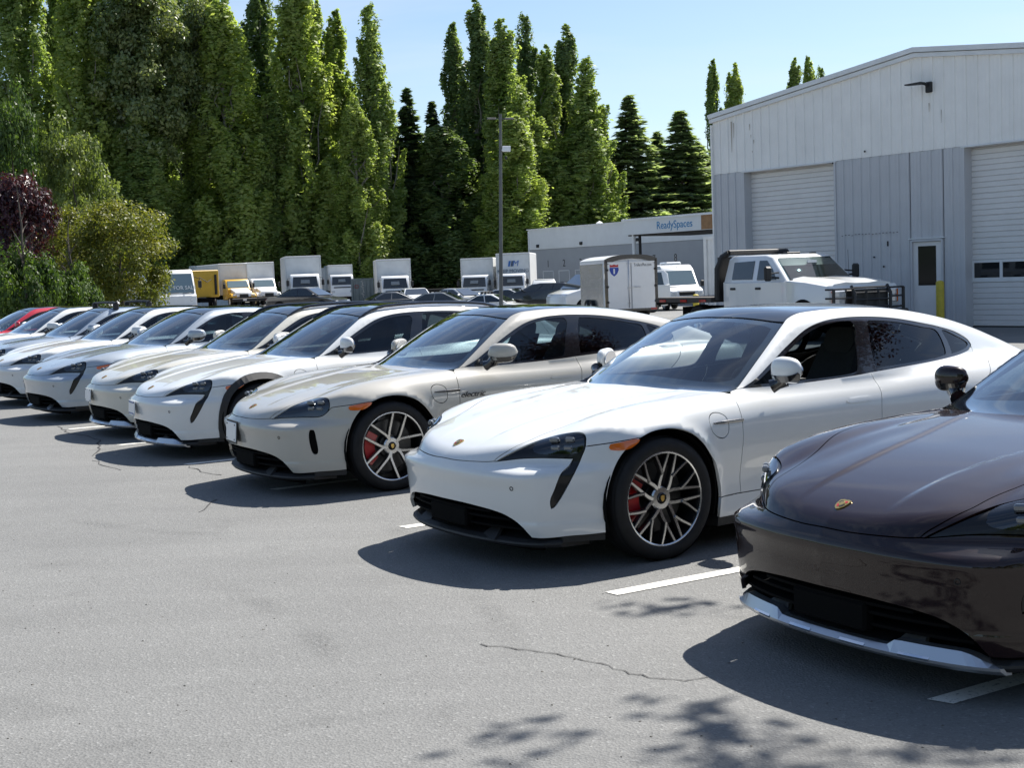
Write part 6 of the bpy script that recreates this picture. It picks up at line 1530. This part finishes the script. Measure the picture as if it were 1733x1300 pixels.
def plant(name,crown,lm,trunk,bk,u,d,ytop,wpx,H0,R0,label,cat='tree',group=None,rz=None,zoff=-.5):
    """tree whose top shows at image row ytop and whose crown is about wpx columns wide"""
    top=at_depth(u,ytop,d);z0=gz(top.x,d)+zoff*0;h=top.z-z0;root=empty(name,(top.x,d,z0),random.uniform(0,6.28) if rz is None else rz,label,cat,group)
    sx=wpx/CAM_F*d/2/R0;c=obj('crown',crown,root,lm);c.scale=(sx,sx,h/H0)
    t=obj('trunk',trunk,root,bk);t.scale=(min(1.3,max(.6,sx)),min(1.3,max(.6,sx)),h/H0);return root
GP='tall poplars in the tree line';GF='firs in the tree line'
pop=[ # u,d,ytop,width,mesh,mat,label
 (25,108,-150,104,2,1,'broad poplar filling the far left corner of the tree line'),
 (84,114,-135,66,1,1,'narrow poplar between the two broad left poplars'),
 (128,107,-120,104,2,0,'bright poplar with its foot behind the golden shrub'),
 (262,119,90,70,3,2,'shaded poplar below the silvery cottonwood'),
 (318,114,60,80,0,1,'shaded poplar left of the tall bright poplar behind the bonneted trucks'),
 (372,110,-10,118,2,0,'large bright poplar behind the two bonneted trucks'),
 (432,121,-80,78,3,2,'dark poplar just right of the large bright one'),
 (497,113,-95,104,0,0,'tall poplar above the tall white truck'),
 (530,119,-12,56,4,1,'thin poplar on the right edge of the tall one'),
 (566,117,12,72,1,0,'bright poplar behind the small white truck'),
 (624,113,6,82,3,1,'last poplar left of the sky gap, behind the shipping container'),
 (598,109,165,80,2,0,'short bushy poplar above the shipping container'),
 (768,124,34,56,1,2,'dark poplar at the left of the middle clump'),
 (803,121,-6,58,4,2,'tallest poplar of the middle clump'),
 (850,116,30,74,0,1,'poplar directly behind the lamp post'),
 (868,110,190,84,2,0,'sunlit yellow-green poplar right of the lamp post'),
 (886,126,23,56,3,2,'poplar with rounded top right of the lamp post'),
 (921,121,74,54,4,1,'slim shorter poplar in the middle clump'),
 (956,125,40,66,0,2,'tall poplar above the left end of the storage building'),
 (992,119,97,78,3,1,'right-hand poplar of the middle clump'),
 (190,150,-50,100,5,2,'deep poplar behind the silvery cottonwood, left side'),
 (290,150,-70,96,3,2,'deep poplar behind the silvery cottonwood, right side'),
 (348,148,-40,90,0,2,'deep poplar between the cottonwoods and the large bright one'),
 (236,106,185,112,5,1,'shorter poplar in front of the cottonwood trunk'),
 (748,116,205,104,2,2,'short wide poplar at the foot of the dark middle poplar'),
 (905,118,190,96,5,1,'short wide poplar between the lamp post and the storage building'),
 (972,118,215,100,2,1,'short wide poplar above the left end of the storage building'),
 (455,112,150,90,5,1,'short lobed poplar left of the tall one above the white truck'),
 (1206,150,97,36,1,1,'distant thin poplar at the corner of the warehouse'),
 (1241,152,105,44,0,0,'distant bright poplar peeking over the warehouse eave'),
 (1345,160,95,36,4,1,'left one of the poplar tops above the warehouse roof'),
 (1368,162,92,36,1,0,'middle one of the poplar tops above the warehouse roof'),
 (1388,164,112,34,3,1,'right one of the poplar tops above the warehouse roof')]
for u,d,yt,w,mi,li,lab in pop: plant('poplar_tree',POP[mi],LPOP[li],PTR,bark2,u,d+22,yt,w*(1.5 if u<720 else 1.8),27,[2.3,2.0,2.6,2.3,1.8,2.6][mi],lab,group=GP)
fir=[(688,116,148,84,0,1,'dark conifer at the left edge of the sky gap'),(668,120,215,70,2,1,'lower dark conifer behind the right box truck'),(730,118,168,76,1,1,'dark conifer at the right edge of the sky gap'),(1020,128,180,40,2,1,'small dark conifer between poplars and the firs'),
 (1064,124,160,112,0,0,'blue-green fir behind the canopy sign'),(1150,127,184,128,1,0,'broad fir left of the warehouse corner'),(1108,132,255,90,2,0,'lower fir between the two large firs'),(1196,130,262,80,0,0,'fir half hidden by the warehouse corner'),(760,128,270,120,1,1,'dark conifer low behind the middle box trucks'),(826,130,300,110,0,1,'dark conifer low behind the lettered truck'),(1112,134,222,96,0,0,'slim fir in the middle of the firs'),(1180,134,240,90,2,0,'fir close to the warehouse corner'),(1032,134,236,86,2,0,'fir next to the right-hand middle poplar'),(1010,132,280,90,1,1,'low dark conifer behind the storage building roof')]
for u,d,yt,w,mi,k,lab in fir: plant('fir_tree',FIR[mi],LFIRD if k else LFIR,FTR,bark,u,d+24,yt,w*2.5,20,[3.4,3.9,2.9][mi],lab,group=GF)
DK=['far left poplar','bright poplar left of the cottonwood','silvery cottonwood','narrow cottonwood','bonneted trucks','dark poplar right of the bright one','tall poplar above the white truck','shipping container','low flat trailer','dark middle poplar','poplar at the lamp post','slim short poplar','right-hand middle poplar','left end of the canopy sign','blue lettering of the canopy','plywood end of the canopy']
for i,(u,yt,w) in enumerate(((30,60,120),(150,40,120),(215,100,130),(300,70,120),(405,60,110),(470,120,110),(545,150,110),(610,190,100),(742,230,110),(800,250,120),(880,240,120),(945,235,120),(1005,265,120),(1040,285,110),(1100,275,120),(1170,285,120))):
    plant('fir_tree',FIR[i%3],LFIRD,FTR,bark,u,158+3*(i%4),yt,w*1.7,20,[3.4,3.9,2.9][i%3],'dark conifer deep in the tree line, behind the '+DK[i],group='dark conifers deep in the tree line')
COT=broad_mesh(31,rx=4.2,rz=8.5,zc=17,ncl=230,per=150,size=.13,cl=1.15,inner=.15);CTR=trunk_mesh(18,.4,14,6,.6,.35)
plant('cottonwood_tree',COT,LCOT,CTR,bark2,226,130,-70,185,26,4.6,'silvery cottonwood between poplars at upper left')
plant('cottonwood_tree',COT,LCOT,CTR,bark2,338,134,-25,130,26,4.6,'narrower silvery cottonwood above the golden shrub',rz=2)
WIL=broad_mesh(33,rx=3,rz=3.6,zc=4.2,ncl=85,per=150,size=.085,cl=.8);WTR=trunk_mesh(6,.16,10,8,.7,.2)
plant('small_tree',WIL,LWIL,WTR,bark,120,72,205,150,8,3.4,'pale green bushy tree behind the purple-leaved tree')
plant('small_tree',WIL,LBUSH,WTR,bark,14,70,150,120,8,3.4,'yellow-green bushy tree at the left picture edge above the purple one',rz=1)
for u,yt,w,d,k,lab in ((395,335,120,127,0,'leafy bright undertree behind the bonneted trucks'),(556,300,110,126,0,'leafy bright undertree behind the small white cab-over truck'),(645,335,110,127,1,'leafy undertree behind the right-hand box truck'),(470,370,120,128,1,'leafy undertree left of the tall white truck'),(884,330,90,126,0,'leafy yellow-green undertree behind the lettered truck'),(300,350,120,126,2,'shaded undertree behind the golden shrub')):
    plant('poplar_tree',POP[5],LPOP[k],PTR,bark2,u,d+14,yt,w*1.05,27,2.6,lab,group='undertrees at the foot of the tree line',rz=u)
SH=broad_mesh(41,rx=2.0,rz=2.0,zc=2.75,ncl=125,per=240,size=.042,cl=.52,low=-.85);STR=trunk_mesh(3.6,.09,16,9,.85,.12)
plant('shrub',SH,LGOLD,STR,bark,196,47,338,222,4.9,2.3,'golden-green shrub behind the silver cars','shrub')
plant('shrub',SH,LGOLD,STR,bark,112,49,350,130,4.9,2.3,'olive shrub between the purple tree and the golden shrub','shrub',rz=4)
PL=broad_mesh(43,rx=1.7,rz=1.7,zc=3.2,ncl=75,per=200,size=.05,cl=.5,low=-.5);plant('plum_tree',PL,LPURP,STR,bark,18,45,285,150,5.1,2.0,'purple-leaved plum tree at the left edge')
GB=broad_mesh(44,rx=1.3,rz=1.0,zc=1.2,ncl=60,per=170,size=.045,cl=.42,low=-.9);plant('shrub',GB,LBUSH,STR,bark,38,41.5,405,140,2.4,1.6,'bright green bush under the purple-leaved tree','shrub')
plant('shrub',GB,LBUSH,STR,bark,118,43,440,120,2.4,1.6,'low dark green bush behind the white car with folded mirror','shrub',rz=3)
# hedge mass at the foot of the tree line
rg=np.random.default_rng(5);n=26000;xx=rg.uniform(-75,62,n);dd=rg.uniform(0,1,n);hh=2.2+1.6*np.sin(xx*.31)+1.2*np.sin(xx*.83+1)+2.0
P=np.stack([xx,150+4*dd+3*np.sin(xx*.2),rg.uniform(0,1,n)**.8*hh-.5],1);me=leaves_mesh('undergrowth',P,.22*rg.uniform(.6,1.4,n),rg.normal(size=(n,3))+np.array([0,-.8,.4]),rg.uniform(0,.7,n));tag(obj('undergrowth',me,None,LFIRD),kind='stuff')
# unseen ring of wood, added to keep bright horizon sky out of reflections
n=34000;aa=rg.uniform(0,2*np.pi,n);rr=rg.uniform(185,205,n);n=len(aa)
hh=9+3*np.sin(aa*9)+2.5*np.sin(aa*23+1);P=np.stack([rr*np.cos(aa),rr*np.sin(aa),rg.uniform(0,1,n)**.85*hh-.5],1)
tag(obj('added_wood_ring',leaves_mesh('added_wood_ring',P,0.7*rg.uniform(.6,1.4,n),rg.normal(size=(n,3))-np.stack([np.cos(aa),np.sin(aa),0*aa-.5],1)*1.2,rg.uniform(0,.8,n)),None,LFIR),kind='stuff')
for x,y,k in ((-9,-13,0),(-3.5,-15,1),(2.5,-13.5,0),(8,-12,1)):
    rt=empty('street_tree',(x,y,0),x,['bushy green tree behind the viewer, farthest left','pale green tree behind the viewer, second from left','bushy green tree straight behind the viewer','pale green tree behind the viewer to the right','bushy green tree right of the viewer, nearest the dark car'][[-9,-3.5,2.5,8,13].index(x)],'tree','trees behind the viewer')
    c=obj('crown',WIL,rt,LWIL if k else LBUSH);c.scale=(1,1,1);obj('trunk',WTR,rt,bark)
# tree standing just outside the frame on the right; its leafy boughs shade the pavement in the foreground
ot=empty('plum_tree',(9.4,8.4,0),0,'purple-leaved plum tree just right of the frame, shading the pavement','tree')
m=MB();boughs=[]
spots=[on_ground(*p) for p in ((1080,1030),(1125,1036),(1170,1030),(1160,1206),(1215,1222),(1262,1240),(1232,1268),(1305,1282),(1225,1296),(890,1244),(850,1284),(1380,1290),(1540,1288),(1640,1282))]
P=[];rg=np.random.default_rng(9)
for i,s in enumerate(spots):
    h=6.6+rg.uniform(-.4,.5);c=np.array(tuple(s+SUN_DIR*(h/SUN_DIR.z)));k=12 if i<3 else 15;w=.07
    q=rg.normal(size=(k,3))*np.array([w*1.5,w*1.0,.08]);P.append(c+q)
    p1=Vector(c);p0=Vector((9.5,8.5,5.2))-Vector(ot.location);pe=p1-Vector(ot.location);md=(p0+pe)/2+Vector((0,0,.9));m.tube([p0,(p0+md)/2+Vector((0,0,.15)),md,(md+pe)/2+Vector((0,0,.1)),pe],[.02,.008,.005,.003,.002],5)
for i in range(150):
    d=rg.normal(size=3);d/=np.linalg.norm(d);c=np.array([10.3,9.2,7.4])+d*np.array([1.9,1.9,2.0])*rg.uniform(.5,1);P.append(c+rg.normal(size=(80,3))*.3)
P=np.concatenate(P);me=leaves_mesh('crown',P-np.array(ot.location),.045*rg.uniform(.7,1.3,len(P)),rg.normal(size=P.shape)+np.array([0,0,.9]),rg.uniform(0,1,len(P)));obj('crown',me,ot,LPURP)
m.tube([(0,0,0),(.05,.02,1.5),(.0,.05,3.6),(.1,.1,5.2),(.5,.4,7.0)],[.17,.14,.11,.09,.04],10);m.build('trunk',bark,ot)
